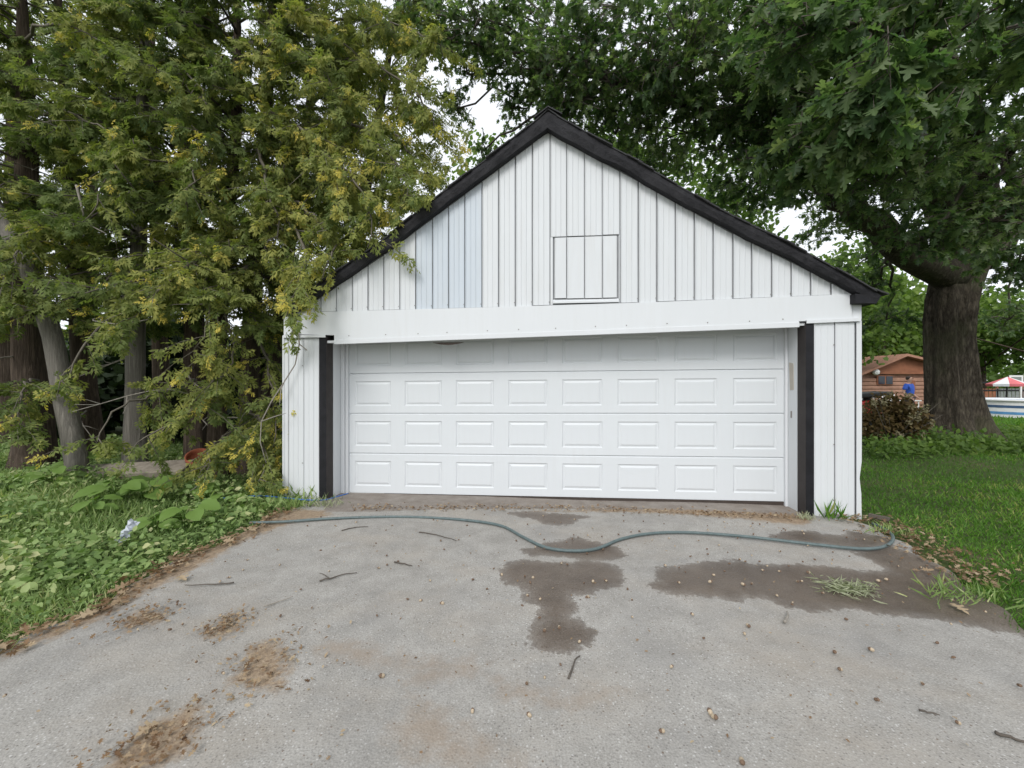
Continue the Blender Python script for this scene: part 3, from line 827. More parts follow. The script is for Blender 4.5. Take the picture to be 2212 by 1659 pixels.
# boxed eave end on the right and its soffit
(ue, ze) = uz(1905, 640, WR)
(u2, z2) = uz(1842, 628, WR)
mb = MB(); mb.add([(u2 + 0.03, WR + 0.004, z2 - 0.03), (ue - 0.01, WR + 0.004, ze - 0.005), (ue, DEPTH, ze - 0.005), (u2, DEPTH, z2 - 0.03),
                   (u2 + 0.03, WR + 0.004, z2 - 0.13), (ue - 0.05, WR + 0.004, ze - 0.075), (ue - 0.05, DEPTH, ze - 0.075), (u2, DEPTH, z2 - 0.13)],
                  [(0, 1, 5, 4), (1, 2, 6, 5), (4, 5, 6, 7), (0, 3, 2, 1), (0, 4, 7, 3)])
mb.build('eave_box', M['black_paint'], garage)
(ue, ze) = uz(612, 665, WR); (u2, z2) = uz(640, 676, WR)
mb = MB(); mb.add([(u2, WR + 0.06, z2 - 0.02), (ue, WR + 0.06, ze - 0.02), (ue, DEPTH, ze - 0.02), (u2, DEPTH, z2 - 0.02),
                   (u2, WR + 0.06, z2 - 0.09), (ue, WR + 0.06, ze - 0.09), (ue, DEPTH, ze - 0.09), (u2, DEPTH, z2 - 0.09)], BOXF)
mb.build('eave_box', M['black_paint'], garage)

# ================================================================== LEAF TEMPLATES
def oak_leaf():
    half = [(0, 0), (0.03, 0.10), (0.17, 0.13), (0.20, 0.24), (0.07, 0.27), (0.26, 0.36), (0.44, 0.36), (0.37, 0.50), (0.09, 0.48), (0.22, 0.62), (0.38, 0.70), (0.27, 0.77), (0.08, 0.72), (0.13, 0.88), (0, 1.05)]
    v, f = [], []
    for s in (1, -1):
        b = len(v)
        for x, y in half:
            v.append((s * x, y, 0.22 * x - 0.18 * y * y))
        idx = list(range(b, b + len(half)))
        f.append(tuple(idx) if s > 0 else tuple(idx[::-1]))
    # polygons are concave: split into a fan of small faces about the midrib
    tris = []
    mids = [(0, 0.0), (0, 0.27), (0, 0.48), (0, 0.72), (0, 1.05)]
    v, tris = [], []
    for s in (1, -1):
        b = len(v)
        for x, y in half: v.append((s * x, y, 0.22 * x - 0.18 * y * y))
        m = len(v)
        for x, y in mids[1:4]: v.append((0, y, -0.18 * y * y))
        q = [(0, 1, 4, m), (1, 2, 3, 4), (m, 4, 8, m + 1), (4, 5, 7, 8), (5, 6, 7), (m + 1, 8, 12, m + 2), (8, 9, 11, 12), (9, 10, 11), (m + 2, 12, 13, 14)]
        for t in q:
            t = tuple((b + i if i < 15 else i) for i in t)
            tris.append(t if s > 0 else t[::-1])
    return v, tris
OAK = oak_leaf()
def small_oak():
    v = [(0, 0, 0), (0.2, 0.2, .04), (0.08, 0.3, .0), (0.42, 0.42, .06), (0.1, 0.52, -.03), (0.36, 0.74, .0), (0.09, 0.76, -.08), (0, 1.05, -.18),
         (-0.2, 0.2, .04), (-0.08, 0.3, .0), (-0.42, 0.42, .06), (-0.1, 0.52, -.03), (-0.36, 0.74, .0), (-0.09, 0.76, -.08)]
    f = [(0, 2, 9), (0, 1, 2), (0, 9, 8), (2, 3, 4), (9, 11, 10), (2, 4, 11, 9), (4, 5, 6), (11, 13, 12), (4, 6, 13, 11), (6, 7, 13)]
    return v, f
OAK_S = small_oak()
def plain_leaf():
    return [(0, 0, 0), (0.26, 0.3, 0.05), (0.28, 0.6, 0.0), (0, 1, -0.12), (-0.28, 0.6, 0.0), (-0.26, 0.3, 0.05), (0, 0.45, -0.03)], [(0, 1, 6), (1, 2, 6), (2, 3, 6), (3, 4, 6), (4, 5, 6), (5, 0, 6)]
LEAF = plain_leaf()
def quad_leaf():
    return [(-0.4, 0, 0), (0.4, 0.1, 0), (0.45, 0.8, 0.05), (-0.1, 1.05, -0.1), (-0.45, 0.6, 0.0)], [(0, 1, 2, 3, 4)]
QUAD = quad_leaf()
def cedar_spray(pairs, fork, wd, L0):
    """flat, drooping scale-leaf spray: a stem with side fronds, some of them forked"""
    v, f = [], []
    def frond(x, y, ang, L, w_):
        c, s = math.cos(ang), math.sin(ang)
        b = len(v)
        for a_, q in ((0, 0), (L * 0.45, -w_), (L, 0), (L * 0.5, w_)):
            X = x + a_ * s + q * c; Y = y + a_ * c - q * s
            v.append((X, Y, -0.28 * Y * Y - 0.25 * abs(X) + 0.05))
        f.append(tuple(range(b, b + 4)))
    y = 0.05
    for i in range(pairs):
        s = 1 if i % 2 else -1
        L = L0 * (1 - 0.55 * i / pairs)
        ang = s * (0.85 - 0.05 * i)
        frond(0, y, ang, L, wd)
        if i < fork: frond(math.sin(ang) * L * 0.42, y + math.cos(ang) * L * 0.42, ang - s * 0.6, L * 0.55, wd * 0.8)
        y += 0.72 / pairs
    frond(0, y - 0.35, 0, 0.55, wd * 0.9)
    return v, f
CEDAR = cedar_spray(6, 3, 0.064, 0.56)
CEDAR_F = cedar_spray(4, 1, 0.085, 0.58)
def blade():
    return [(-0.04, 0, 0), (0.04, 0, 0), (0.028, 0.5, 0.05), (0.0, 1.0, 0.28)], [(0, 1, 2), (0, 2, 3)]
BLADE = blade()

def rot_up(n, lean=0.35, lean_dir=None):
    """frames whose local Y points up with a lean"""
    ax = np.stack([RNG.normal(0, lean, n), RNG.normal(0, lean, n), np.ones(n)], -1)
    if lean_dir is not None: ax[:, :2] += lean_dir
    return frames(ax, rvec(n))

# ================================================================== OAK
def smooth_path(pts, n=12):
    pts = np.asarray(pts, float)
    d = np.concatenate([[0], np.cumsum(np.linalg.norm(np.diff(pts, axis=0), axis=1))])
    t = np.linspace(0, d[-1], n)
    # Catmull-Rom through the control points
    out = []
    P = np.vstack([2 * pts[0] - pts[1], pts, 2 * pts[-1] - pts[-2]])
    for q in t:
        i = min(np.searchsorted(d, q, side='right') - 1, len(pts) - 2)
        u = (q - d[i]) / (d[i + 1] - d[i] + 1e-9)
        p0, p1, p2, p3 = P[i], P[i + 1], P[i + 2], P[i + 3]
        out.append(0.5 * ((2 * p1) + (-p0 + p2) * u + (2 * p0 - 5 * p1 + 4 * p2 - p3) * u * u + (-p0 + 3 * p1 - 3 * p2 + p3) * u ** 3))
    return np.array(out)

def trunk_mesh(path, radii, sides=40, flare=0.0, ridge=0.05, lobes=7, seed=1):
    n = len(path)
    an = np.linspace(0, 2 * math.pi, sides, endpoint=False)
    r_ = np.random.default_rng(seed)
    ph = r_.uniform(0, 6.28, 8)
    V = []
    for i in range(n):
        h = path[i][2] - path[0][2]
        fl = flare * math.exp(-h / 0.42)
        rr = radii[i] * (1 + ridge * np.sin(an * 11 + ph[0] + 0.8 * math.sin(h * 2.1)) * 0.5 + ridge * np.sin(an * 17 + ph[1] - h) * 0.4 + ridge * np.sin(an * 5 + ph[2] + h * 0.7) + ridge * 0.8 * np.sin(an * 3 + ph[3]))
        rr = rr + fl * (0.55 + 0.45 * np.sin(an * lobes + ph[4]) + 0.3 * np.sin(an * 3 + ph[5])) * radii[0]
        rr = rr + r_.normal(0, 0.006, sides)
        V.append(np.stack([path[i][0] + rr * np.cos(an), path[i][1] + rr * np.sin(an), np.full(sides, path[i][2])], -1))
    V = np.concatenate(V)
    Fc = [(i * sides + k, i * sides + (k + 1) % sides, (i + 1) * sides + (k + 1) % sides, (i + 1) * sides + k) for i in range(n - 1) for k in range(sides)]
    Fc.append(tuple((n - 1) * sides + k for k in range(sides)))
    return MB().add(V, Fc)

OAKP = at(2062, 940, 10.3)
oak = empty('oak_tree', OAKP); OAKO = OAKP.copy()
tag(oak, 'huge old oak with thick furrowed trunk spreading over the garage roof', 'tree')
def loc(p): return np.asarray(p) - OAKO
tp = [at(2064, 955, 10.3), at(2058, 900, 10.3), at(2046, 760, 10.3), at(2052, 660, 10.3), at(2078, 560, 10.3), at(2085, 470, 10.35), at(2080, 330, 10.5)]
tpath = smooth_path(tp, 42)
trad = np.interp(np.linspace(0, 1, 42), [0, 0.1, 0.35, 0.55, 0.7, 0.85, 1], [0.56, 0.50, 0.42, 0.47, 0.58, 0.56, 0.45])
trunk_mesh(tpath - OAKO, trad, 96, 0.6, 0.075, 6, 3).build('trunk', M['bark_oak'], oak, True)
limbs = [
 ([at(2060, 600, 10.2), at(1985, 560, 9.9), at(1900, 495, 9.5), at(1825, 435, 9.1), at(1700, 330, 8.8), at(1520, 230, 8.6), at(1330, 170, 8.7)], 0.36, 0.09),
 ([at(2080, 520, 10.2), at(2000, 380, 9.6), at(1880, 220, 8.6), at(1740, 60, 7.8), at(1600, -120, 7.5)], 0.34, 0.10),
 ([at(2100, 520, 10.1), at(2120, 400, 9.0), at(2080, 260, 7.4), at(2000, 120, 5.8), at(1900, 30, 4.8)], 0.30, 0.07),
 ([at(2110, 560, 10.3), at(2200, 440, 10.4), at(2320, 250, 10.8), at(2450, 60, 11.5)], 0.42, 0.12),
 ([at(2080, 420, 10.5), at(2050, 200, 11.0), at(1950, -50, 11.5), at(1850, -300, 12)], 0.45, 0.12),
 ([at(2110, 540, 10.1), at(2170, 470, 9.2), at(2190, 400, 8.2), at(2180, 320, 7.2)], 0.16, 0.05)]
limb_nodes = []
for ctrl, r0, r1 in limbs:
    p = smooth_path(ctrl, 26)
    p[3:] += RNG.normal(0, 0.05, (23, 3))
    mb = MB(); mb.tube(p - OAKO, np.linspace(r0, r1, 26) , 14)
    mb.build('limb', M['bark_oak'], oak, True)
    limb_nodes.append(p[5:])
limb_nodes = np.concatenate(limb_nodes)
# foliage masses: centre, radii, number of twigs, leaf size
masses = [
 (at(2010, 130, 5.2), (1.7, 1.5, 0.9), 190, 0.215), (at(1870, 260, 4.4), (0.75, 0.8, 0.55), 75, 0.215), (at(1760, 330, 5.2), (0.7, 0.8, 0.5), 60, 0.20),
 (at(1830, 40, 5.6), (1.6, 1.5, 0.7), 130, 0.215), (at(1600, 90, 7.0), (2.0, 1.8, 1.0), 220, 0.16), (at(1400, 90, 8.2), (2.0, 1.9, 1.1), 230, 0.16), (at(1210, 60, 8.8), (1.6, 1.6, 0.9), 120, 0.15),
 (at(1310, 210, 8.8), (1.7, 1.5, 0.8), 150, 0.15), (at(1500, 290, 8.6), (1.7, 1.6, 0.8), 170, 0.15), (at(1690, 340, 8.0), (1.7, 1.6, 0.9), 190, 0.16), (at(1780, 200, 7.2), (1.7, 1.5, 1.0), 200, 0.16),
 (at(1900, 400, 7.8), (1.3, 1.3, 0.8), 130, 0.16), (at(1990, 520, 7.4), (0.9, 0.9, 0.45), 55, 0.16), (at(2140, 480, 7.2), (1.0, 1.0, 0.7), 85, 0.16), (at(2170, 330, 7.0), (1.2, 1.3, 1.0), 130, 0.16),
 (at(2180, 90, 6.5), (1.5, 1.5, 1.0), 140, 0.16), (at(2050, 330, 8.6), (1.6, 1.2, 1.0), 150, 0.16), (at(2200, 570, 8.2), (0.9, 0.9, 0.6), 70, 0.16),
 (at(1120, 30, 9.6), (1.2, 1.3, 0.7), 60, 0.15), (at(1060, 120, 9.4), (0.6, 0.8, 0.4), 22, 0.15), (at(1180, 180, 9.4), (0.8, 1.0, 0.5), 40, 0.15), (at(1150, 290, 10.0), (0.6, 0.8, 0.4), 26, 0.14),
 (at(1620, 430, 9.6), (1.3, 1.2, 0.35), 45, 0.14), (at(1780, 490, 10.2), (1.0, 1.2, 0.5), 40, 0.14), (at(1870, 560, 11.0), (0.9, 1.2, 0.5), 36, 0.14), (at(1400, 360, 10.0), (1.0, 1.2, 0.4), 40, 0.14),
 (at(1040, 40, 8.6), (1.3, 1.2, 0.8), 100, 0.16), (at(930, 30, 9.0), (1.0, 1.0, 0.7), 55, 0.15), (at(1100, 230, 9.4), (0.55, 0.8, 0.45), 30, 0.14), (at(1250, 230, 8.6), (1.0, 1.0, 0.5), 50, 0.15), (at(980, 90, 9.0), (0.8, 0.9, 0.45), 40, 0.15), (at(1120, 150, 8.8), (0.9, 1.0, 0.6), 60, 0.15), (at(1230, 130, 8.2), (1.3, 1.3, 0.8), 90, 0.15),
 (at(1500, 160, 7.6), (1.6, 1.5, 0.9), 130, 0.16), (at(1650, 220, 7.2), (1.3, 1.3, 0.8), 110, 0.16), (at(1930, 330, 6.4), (1.2, 1.1, 0.8), 110, 0.17), (at(1720, 100, 4.8), (0.8, 0.8, 0.45), 50, 0.18), (at(1330, 290, 9.6), (1.2, 1.2, 0.6), 70, 0.15),
 (at(985, 235, 9.6), (0.45, 0.6, 0.3), 14, 0.14), (at(1040, 330, 9.9), (0.4, 0.6, 0.3), 12, 0.14), (at(1010, 160, 9.3), (0.5, 0.6, 0.3), 18, 0.14),
 (at(1915, 690, 11.5), (0.8, 0.8, 0.5), 34, 0.15), (at(1885, 620, 11.0), (0.7, 0.8, 0.45), 26, 0.15), (at(2180, 690, 11.5), (0.8, 0.8, 0.5), 30, 0.15),
 (at(1700, -200, 8.0), (4.0, 3.0, 1.2), 150, 0.20), (at(2100, -250, 9.5), (3.5, 3.5, 1.5), 130, 0.20), (at(1350, -160, 9.5), (3.0, 2.5, 1.1), 100, 0.19)]
def oak_foliage():
    P, AX, UP, SC_, RN = [], [], [], [], []
    P2, AX2, UP2, SC2, RN2 = [], [], [], [], []
    mb = MB()
    for (c, rad, n, size) in masses:
        rad = np.array(rad)
        # main branch into the mass
        near = limb_nodes[np.argmin(np.linalg.norm(limb_nodes - c, axis=1))]
        bp = smooth_path([near, near * 0.5 + c * 0.5 + np.array([0, 0, 0.15]), c], 8)
        bp[1:-1] += RNG.normal(0, 0.07, (6, 3))
        mb.tube(bp - OAKO, np.linspace(0.04, 0.018, 8), 6)
        hubs = [c]
        for h in range(max(3, n // 22)):
            d = norm(rvec(1))[0] * rad * RNG.uniform(0.35, 0.75)
            hp = smooth_path([c, c + d * 0.5 + np.array([0, 0, 0.08]), c + d], 5)
            mb.tube(hp - OAKO, np.linspace(0.02, 0.010, 5), 5)
            hubs.append(c + d)
        hubs = np.array(hubs)
        clump = RNG.uniform(-0.12, 0.16, len(hubs))
        for t in range(n):
            d = norm(rvec(1))[0]
            p = c + d * rad * RNG.uniform(0.15, 1.0) ** 0.6
            hi = np.argmin(np.linalg.norm(hubs - p, axis=1)); hub = hubs[hi]
            dr = norm((p - hub) + rad * 0.25 * rvec(1)[0] + np.array([0, 0, -0.12]))
            L = RNG.uniform(0.30, 0.6)
            q0 = p - dr * L
            mb.tube(np.array([hub * 0.55 + q0 * 0.45, q0, p]) - OAKO, [0.008, 0.006, 0.003], 3, cap=False)
            k = RNG.integers(9, 15)
            ts = np.sort(RNG.uniform(0.1, 1, k)); ts[-3:] = 1.0
            pos = q0 + (p - q0) * ts[:, None]
            side = norm(np.cross(dr, rvec(k)))
            ax = norm(dr[None] * RNG.uniform(0.3, 1.0, (k, 1)) + side * RNG.uniform(0.5, 1.0, (k, 1)) + np.array([0, 0, -0.38]))
            up = np.array([0, 0, 1.0]) + rvec(k, 0.42)
            sc = size * RNG.uniform(0.65, 1.1, k)
            rn = np.clip(0.45 + 1.3 * clump[hi] + RNG.normal(0, 0.20, k), 0, 1)
            tgt = (P, AX, UP, SC_, RN) if c[1] < 6.6 and c[2] < 7.5 else (P2, AX2, UP2, SC2, RN2)
            for lst, val in zip(tgt, (pos, ax, up, sc, rn)): lst.append(val)
    mb.build('branches', M['dark_twig'], oak, True)
    cc = np.concatenate
    o = scatter_mesh('crown', OAK, cc(P) - OAKO, frames(cc(AX), cc(UP)), cc(SC_), cc(RN), M['oak_leaf'], oak)
    o2 = scatter_mesh('crown', OAK_S, cc(P2) - OAKO, frames(cc(AX2), cc(UP2)), cc(SC2), cc(RN2), M['oak_leaf'], oak)
    print('oak leaves', len(cc(P)), len(cc(P2)))
oak_foliage()

# ================================================================== CEDARS
CED = []
def cedar(base_px, Y, top_px, height, r0, mat, n_br, label, h_from=0.6, reach=(0.9, 1.9), bare=0, bias=(0.2, -0.75), spray=0.185, yellow=0.0, top_y=None, lean_y=0.0, dens=1.0):
    gx = (base_px - CX) / F * Y
    base = np.array([gx, Y, float(ground_z(gx, Y)) - 0.05])
    topx = (top_px - CX) / F * Y
    t = empty('cedar_tree', base)
    tag(t, label, 'tree', 'cedars standing left of the garage')
    pts = [base, base + np.array([(topx - gx) * 0.3 + RNG.normal(0, .04), lean_y * 0.3, height * 0.3]), base + np.array([(topx - gx) * 0.65 + RNG.normal(0, .06), lean_y * 0.6, height * 0.65]), np.array([topx, Y + lean_y, base[2] + height])]
    path = smooth_path(pts, 26)
    rad = r0 * 0.8 * (1 - np.linspace(0, 1, 26)) ** 0.8 + 0.018
    trunk_mesh(path - base, rad, 16, 0.35, 0.07, 5, int(base_px) + 3).build('trunk', M[mat], t, True)
    mb = MB(); P, AX, UP, S, RN = [], [], [], [], []
    for b in range(n_br):
        h = h_from + (height - h_from - 0.1) * (b + RNG.uniform(0, 1)) / n_br
        f = (h / height)
        p0 = np.array([np.interp(f, np.linspace(0, 1, 26), path[:, k]) for k in range(3)])
        az = np.array([RNG.normal(bias[0], 0.85), RNG.normal(bias[1], 0.75)])
        az /= np.linalg.norm(az) + 1e-6
        L = RNG.uniform(*reach) * (1 - 0.45 * max(0, f - 0.35))
        out = np.array([az[0], az[1], 0])
        p1 = p0 + out * L * 0.4 + np.array([0, 0, 0.05 + RNG.normal(0, 0.05)])
        p2 = p0 + out * L * 0.8 + np.array([RNG.normal(0, .08), RNG.normal(0, .08), -0.16 * L + RNG.normal(0, 0.08)])
        p3 = p0 + out * L + np.array([RNG.normal(0, .1), RNG.normal(0, .1), -0.2 * L + RNG.normal(0, 0.1)])
        bp = smooth_path([p0, p1, p2, p3], 9)
        mb.tube(bp - base, np.linspace(0.020, 0.005, 9) * (0.7 + 0.4 * L / 1.5), 5)
        tone = RNG.normal(0, 0.10) + yellow
        nb = int(11 * dens * (0.6 + 0.4 * L))
        for j in range(nb):
            u = RNG.uniform(0.28, 1.0)
            q = np.array([np.interp(u, np.linspace(0, 1, 9), bp[:, k]) for k in range(3)])
            sd_ = np.cross(out, [0, 0, 1]) * (1 if j % 2 else -1)
            d = norm(out * RNG.uniform(0.4, 1.0) + sd_ * RNG.uniform(0.2, 1.0) + np.array([0, 0, RNG.normal(-0.25, 0.25)]))
            l2 = RNG.uniform(0.22, 0.5) * (1.15 - 0.4 * u)
            q2 = q + d * l2 + np.array([0, 0, -0.10 * l2])
            mb.tube(np.array([q, q2]) - base, [0.005, 0.002], 3, cap=False)
            k = RNG.integers(7, 12)
            ts = RNG.uniform(0.1, 1.0, k)
            pos = q + (q2 - q) * ts[:, None]
            ax = norm(d[None] * RNG.uniform(0.4, 1.0, (k, 1)) + rvec(k, 0.45) + np.array([0, 0, -0.35]))
            up = np.array([0.0, -0.35, 0.8]) + rvec(k, 0.5)
            P.append(pos); AX.append(ax); UP.append(up); S.append(spray * RNG.uniform(0.6, 1.15, k))
            tipy = (0.5 if RNG.uniform() < 0.10 else 0.0) * (ts > 0.75); S[-1] = S[-1] * np.where(tipy > 0, 0.6, 1.0)
            RN.append(np.clip(0.40 + tone + tipy + RNG.normal(0, 0.10, k), 0, 1))
    mb.build('branches', M['dark_twig'], t, True)
    if bare:
        for b in range(bare):
            h = RNG.uniform(0.9, height * 0.55); f = h / height
            p0 = np.array([np.interp(f, np.linspace(0, 1, 26), path[:, k]) for k in range(3)])
            az = np.array([RNG.normal(0.2, 0.9), RNG.normal(-0.8, 0.4), RNG.normal(0.0, 0.3)]); az /= np.linalg.norm(az)
            L = RNG.uniform(0.6, 1.5)
            pp = smooth_path([p0, p0 + az * L * 0.5 + rvec(1, 0.08)[0], p0 + az * L + rvec(1, 0.16)[0] + np.array([0, 0, -0.12])], 8)
            mb = MB(); mb.tube(pp - base, np.linspace(0.016, 0.004, 8), 5)
            for s in range(3):
                i = RNG.integers(3, 7)
                e = pp[i] + norm(az + rvec(1, 0.7)[0]) * RNG.uniform(0.15, 0.45)
                mb.tube(np.array([pp[i], (pp[i] + e) / 2 + rvec(1, 0.03)[0], e]) - base, [0.007, 0.005, 0.002], 4)
            mb.build('dead_branch', M['dead_twig'], t, True)
    cc = np.concatenate
    scatter_mesh('crown', CEDAR if Y < 7.0 else CEDAR_F, cc(P) - base, frames(cc(AX), cc(UP)), cc(S), cc(RN), M['cedar_leaf'], t)
    CED.append((t, base))
    return len(cc(P))

n = 0
n += cedar(200, 7.4, 112, 9.5, 0.20, 'bark_cedar', 64, 'tall dark cedar with bare straight trunk near the left picture edge', 2.4, (0.8, 1.7), 4)
n += cedar(75, 6.6, 40, 8.5, 0.27, 'bark_cedar', 44, 'thick brown cedar trunk at the far left behind the grey leaning one', 2.3, (0.8, 1.6), 2, (-0.2, -0.5))
n += cedar(290, 6.6, 330, 9.0, 0.155, 'bark_grey', 64, 'cedar with pale grey-brown trunk rising behind the drooping boughs', 2.5, (0.9, 1.8), 4)
n += cedar(425, 7.2, 400, 9.5, 0.19, 'bark_cedar', 66, 'cedar with reddish-brown trunk, third trunk from the garage corner', 2.7, (0.9, 1.8), 4)
n += cedar(470, 6.5, 505, 8.8, 0.14, 'bark_cedar', 62, 'slimmer cedar second from the garage, trunk partly bare', 2.6, (0.9, 1.8), 3, (0.3, -0.7))
n += cedar(535, 6.7, 600, 9.0, 0.17, 'bark_cedar', 74, 'cedar nearest the garage with boughs drooping over its roof', 2.4, (1.0, 2.1), 3, (0.75, -0.55), 0.17, 0.10)
n += cedar(560, 8.4, 720, 10.0, 0.17, 'bark_cedar', 70, 'tall cedar leaning right behind the garage roof', 2.9, (1.1, 2.2), 2, (0.8, -0.4), 0.18, 0.06)
n += cedar(350, 9.0, 330, 10.5, 0.18, 'bark_cedar', 46, 'dark cedar in the second row seen between two front trunks', 2.6, (1.0, 1.9), 2)
n += cedar(690, 9.6, 880, 11.5, 0.18, 'bark_cedar', 64, 'cedar standing behind the garage left of the open sky gap', 2.6, (1.1, 2.4), 0, (0.6, -0.5), 0.21, 0.06)
n += cedar(20, 9.0, 20, 9.5, 0.2, 'bark_cedar', 36, 'dark cedar in the second row at the left picture edge', 2.6, (1.0, 1.9), 1)
n += cedar(180, 10.5, 210, 10.5, 0.2, 'bark_cedar', 36, 'farthest dark cedar at the back of the left stand', 2.6, (1.0, 1.9), 0)
print('cedar sprays', n)

# low boughs that sweep down beside and over the garage corner, and over the weeds
def bough(ci, ctrl, r0, n_side, yellow, spray=0.15, wide=1.0, name='bough'):
    """a low leafy bough of cedar number ci, given as points (px, py, depth) from its root to its tip"""
    t, base = CED[ci]
    path = smooth_path([at(*c) for c in ctrl], 16)
    path[2:] += RNG.normal(0, 0.025, (14, 3))
    mb = MB(); mb.tube(path - base, np.linspace(r0, 0.006, 16), 6); st = mb.build(name, M['bough_twig'], t, True)
    mb = MB(); P, AX, UP, S, RN = [], [], [], [], []
    main = norm(path[-1] - path[0])
    for j in range(n_side):
        u = RNG.uniform(0.12, 1.0)
        q = np.array([np.interp(u, np.linspace(0, 1, 16), path[:, k]) for k in range(3)])
        d = norm(main * RNG.uniform(0.1, 0.8) + norm(rvec(1))[0] * np.array([1, 1, 0.55]) * 0.9 + np.array([0, 0, -0.22]))
        l2 = RNG.uniform(0.3, 0.8) * (1.2 - 0.45 * u) * wide
        q2 = q + d * l2 + np.array([0, 0, -0.14 * l2])
        mid = (q + q2) / 2 + np.array([0, 0, 0.05 * l2])
        mb.tube(np.array([q, mid, q2]) - base, [0.007, 0.005, 0.002], 3, cap=False)
        k = RNG.integers(20, 28)
        ts = RNG.uniform(0.12, 1.0, k)
        pos = q + (q2 - q) * ts[:, None] + rvec(k, 0.025)
        ax = norm(d[None] * RNG.uniform(0.3, 1.0, (k, 1)) + rvec(k, 0.5) + np.array([0, 0, -0.38]))
        up = np.array([0.0, -0.5, 0.7]) + rvec(k, 0.45)
        tone = RNG.normal(0.0, 0.11) + yellow
        tip = 0.5 if RNG.uniform() < 0.30 else 0.0
        sel = (tip > 0) & (ts > 0.70)
        P.append(pos); AX.append(ax); UP.append(up); S.append(spray * RNG.uniform(0.6, 1.15, k) * np.where(sel, 0.65, 1.0)); RN.append(np.clip(0.48 + tone + tip * sel + RNG.normal(0, 0.09, k), 0, 1))
    tag(mb.build('twigs', M['bough_twig'], st, True), kind='stuff')
    cc = np.concatenate
    scatter_mesh('foliage', CEDAR_F, cc(P) - base, frames(cc(AX), cc(UP)), cc(S), cc(RN), M['cedar_leaf'], st)
N_, G_, L_, R_, S_L, T_ = 5, 2, 1, 3, 4, 6     # cedars by their order above
bough(N_, [(560, 560, 6.3), (520, 530, 5.8), (430, 560, 5.3), (330, 640, 5.0), (260, 730, 4.8)], 0.035, 38, 0.12)
bough(N_, [(560, 580, 6.3), (540, 570, 5.7), (480, 620, 5.3), (440, 700, 5.1), (420, 780, 5.0)], 0.03, 24, 0.08)
bough(N_, [(590, 480, 6.2), (620, 470, 5.7), (660, 540, 5.2), (650, 610, 4.95), (615, 680, 4.85)], 0.032, 26, 0.14)
bough(N_, [(590, 440, 6.2), (640, 440, 5.8), (710, 500, 5.3), (720, 560, 5.0), (690, 610, 4.9)], 0.03, 20, 0.16, 0.14, 0.8)
bough(N_, [(600, 330, 6.4), (680, 330, 5.9), (760, 380, 5.3), (800, 470, 5.0), (790, 540, 4.85)], 0.032, 38, 0.14)
bough(N_, [(600, 300, 6.4), (700, 260, 6.0), (810, 300, 5.5), (870, 370, 5.2), (880, 430, 5.1)], 0.03, 40, 0.10)
bough(N_, [(560, 250, 6.4), (600, 250, 5.9), (680, 300, 5.5), (740, 400, 5.2), (700, 500, 5.1)], 0.03, 40, 0.12)
bough(N_, [(560, 330, 6.3), (560, 330, 5.9), (580, 400, 5.5), (600, 480, 5.3), (570, 550, 5.2)], 0.03, 22, 0.08)
bough(T_, [(650, 150, 7.6), (740, 130, 7.0), (850, 160, 6.4), (920, 220, 6.1), (940, 300, 6.0)], 0.03, 50, 0.08, 0.17, 1.2)
bough(T_, [(660, 60, 7.6), (760, 40, 7.0), (870, 60, 6.5), (950, 100, 6.2)], 0.03, 46, 0.05, 0.17, 1.2)
bough(T_, [(640, 230, 7.6), (740, 240, 7.0), (830, 280, 6.5), (900, 350, 6.3), (930, 400, 6.2)], 0.03, 40, 0.10, 0.17, 1.1)
bough(N_, [(560, 130, 6.4), (600, 110, 5.9), (690, 140, 5.6), (740, 220, 5.4)], 0.028, 44, 0.06, 0.16, 1.1)
bough(S_L, [(490, 300, 6.2), (470, 300, 5.8), (430, 360, 5.4), (400, 440, 5.2)], 0.028, 24, 0.04, 0.16, 1.1)
bough(G_, [(315, 330, 6.4), (280, 330, 5.9), (230, 390, 5.5), (190, 470, 5.3)], 0.028, 9, 0.02, 0.16, 1.1)
bough(G_, [(320, 150, 6.4), (360, 130, 5.9), (420, 170, 5.6), (450, 240, 5.4)], 0.028, 8, 0.0, 0.16, 1.1)
bough(L_, [(60, 260, 6.4), (120, 240, 5.9), (200, 260, 5.6), (260, 310, 5.4)], 0.028, 10, 0.0, 0.16, 1.1)
bough(L_, [(50, 100, 6.4), (80, 60, 5.9), (160, 60, 5.6), (240, 100, 5.4)], 0.028, 10, 0.02, 0.16, 1.1)
bough(S_L, [(500, 760, 6.2), (480, 800, 5.8), (440, 860, 5.3), (380, 910, 5.0), (300, 960, 4.8)], 0.03, 17, 0.02)
bough(N_, [(520, 860, 6.3), (540, 880, 5.9), (560, 930, 5.5), (570, 990, 5.3), (560, 1040, 5.15)], 0.03, 40, 0.04)
bough(N_, [(540, 700, 6.4), (560, 740, 6.0), (590, 830, 5.6), (595, 900, 5.45), (590, 960, 5.35)], 0.026, 18, 0.06)
bough(N_, [(535, 900, 6.3), (500, 930, 5.8), (460, 970, 5.4), (430, 1020, 5.2)], 0.024, 14, 0.0)
bough(G_, [(330, 620, 6.5), (280, 640, 6.0), (220, 700, 5.5), (160, 780, 5.2), (120, 860, 5.0)], 0.03, 14, -0.02)
bough(S_L, [(420, 820, 6.4), (380, 830, 5.9), (310, 860, 5.4), (250, 890, 5.1), (200, 950, 4.9)], 0.026, 12, 0.0)
bough(S_L, [(480, 600, 6.4), (470, 640, 6.0), (500, 720, 5.6), (490, 790, 5.4), (450, 850, 5.3)], 0.026, 13, 0.06)
bough(L_, [(60, 480, 6.4), (80, 470, 6.0), (40, 540, 5.5), (0, 640, 5.3)], 0.026, 24, 0.03)
bough(L_, [(70, 820, 6.3), (60, 830, 5.9), (40, 880, 5.5), (60, 940, 5.3)], 0.022, 20, -0.05)

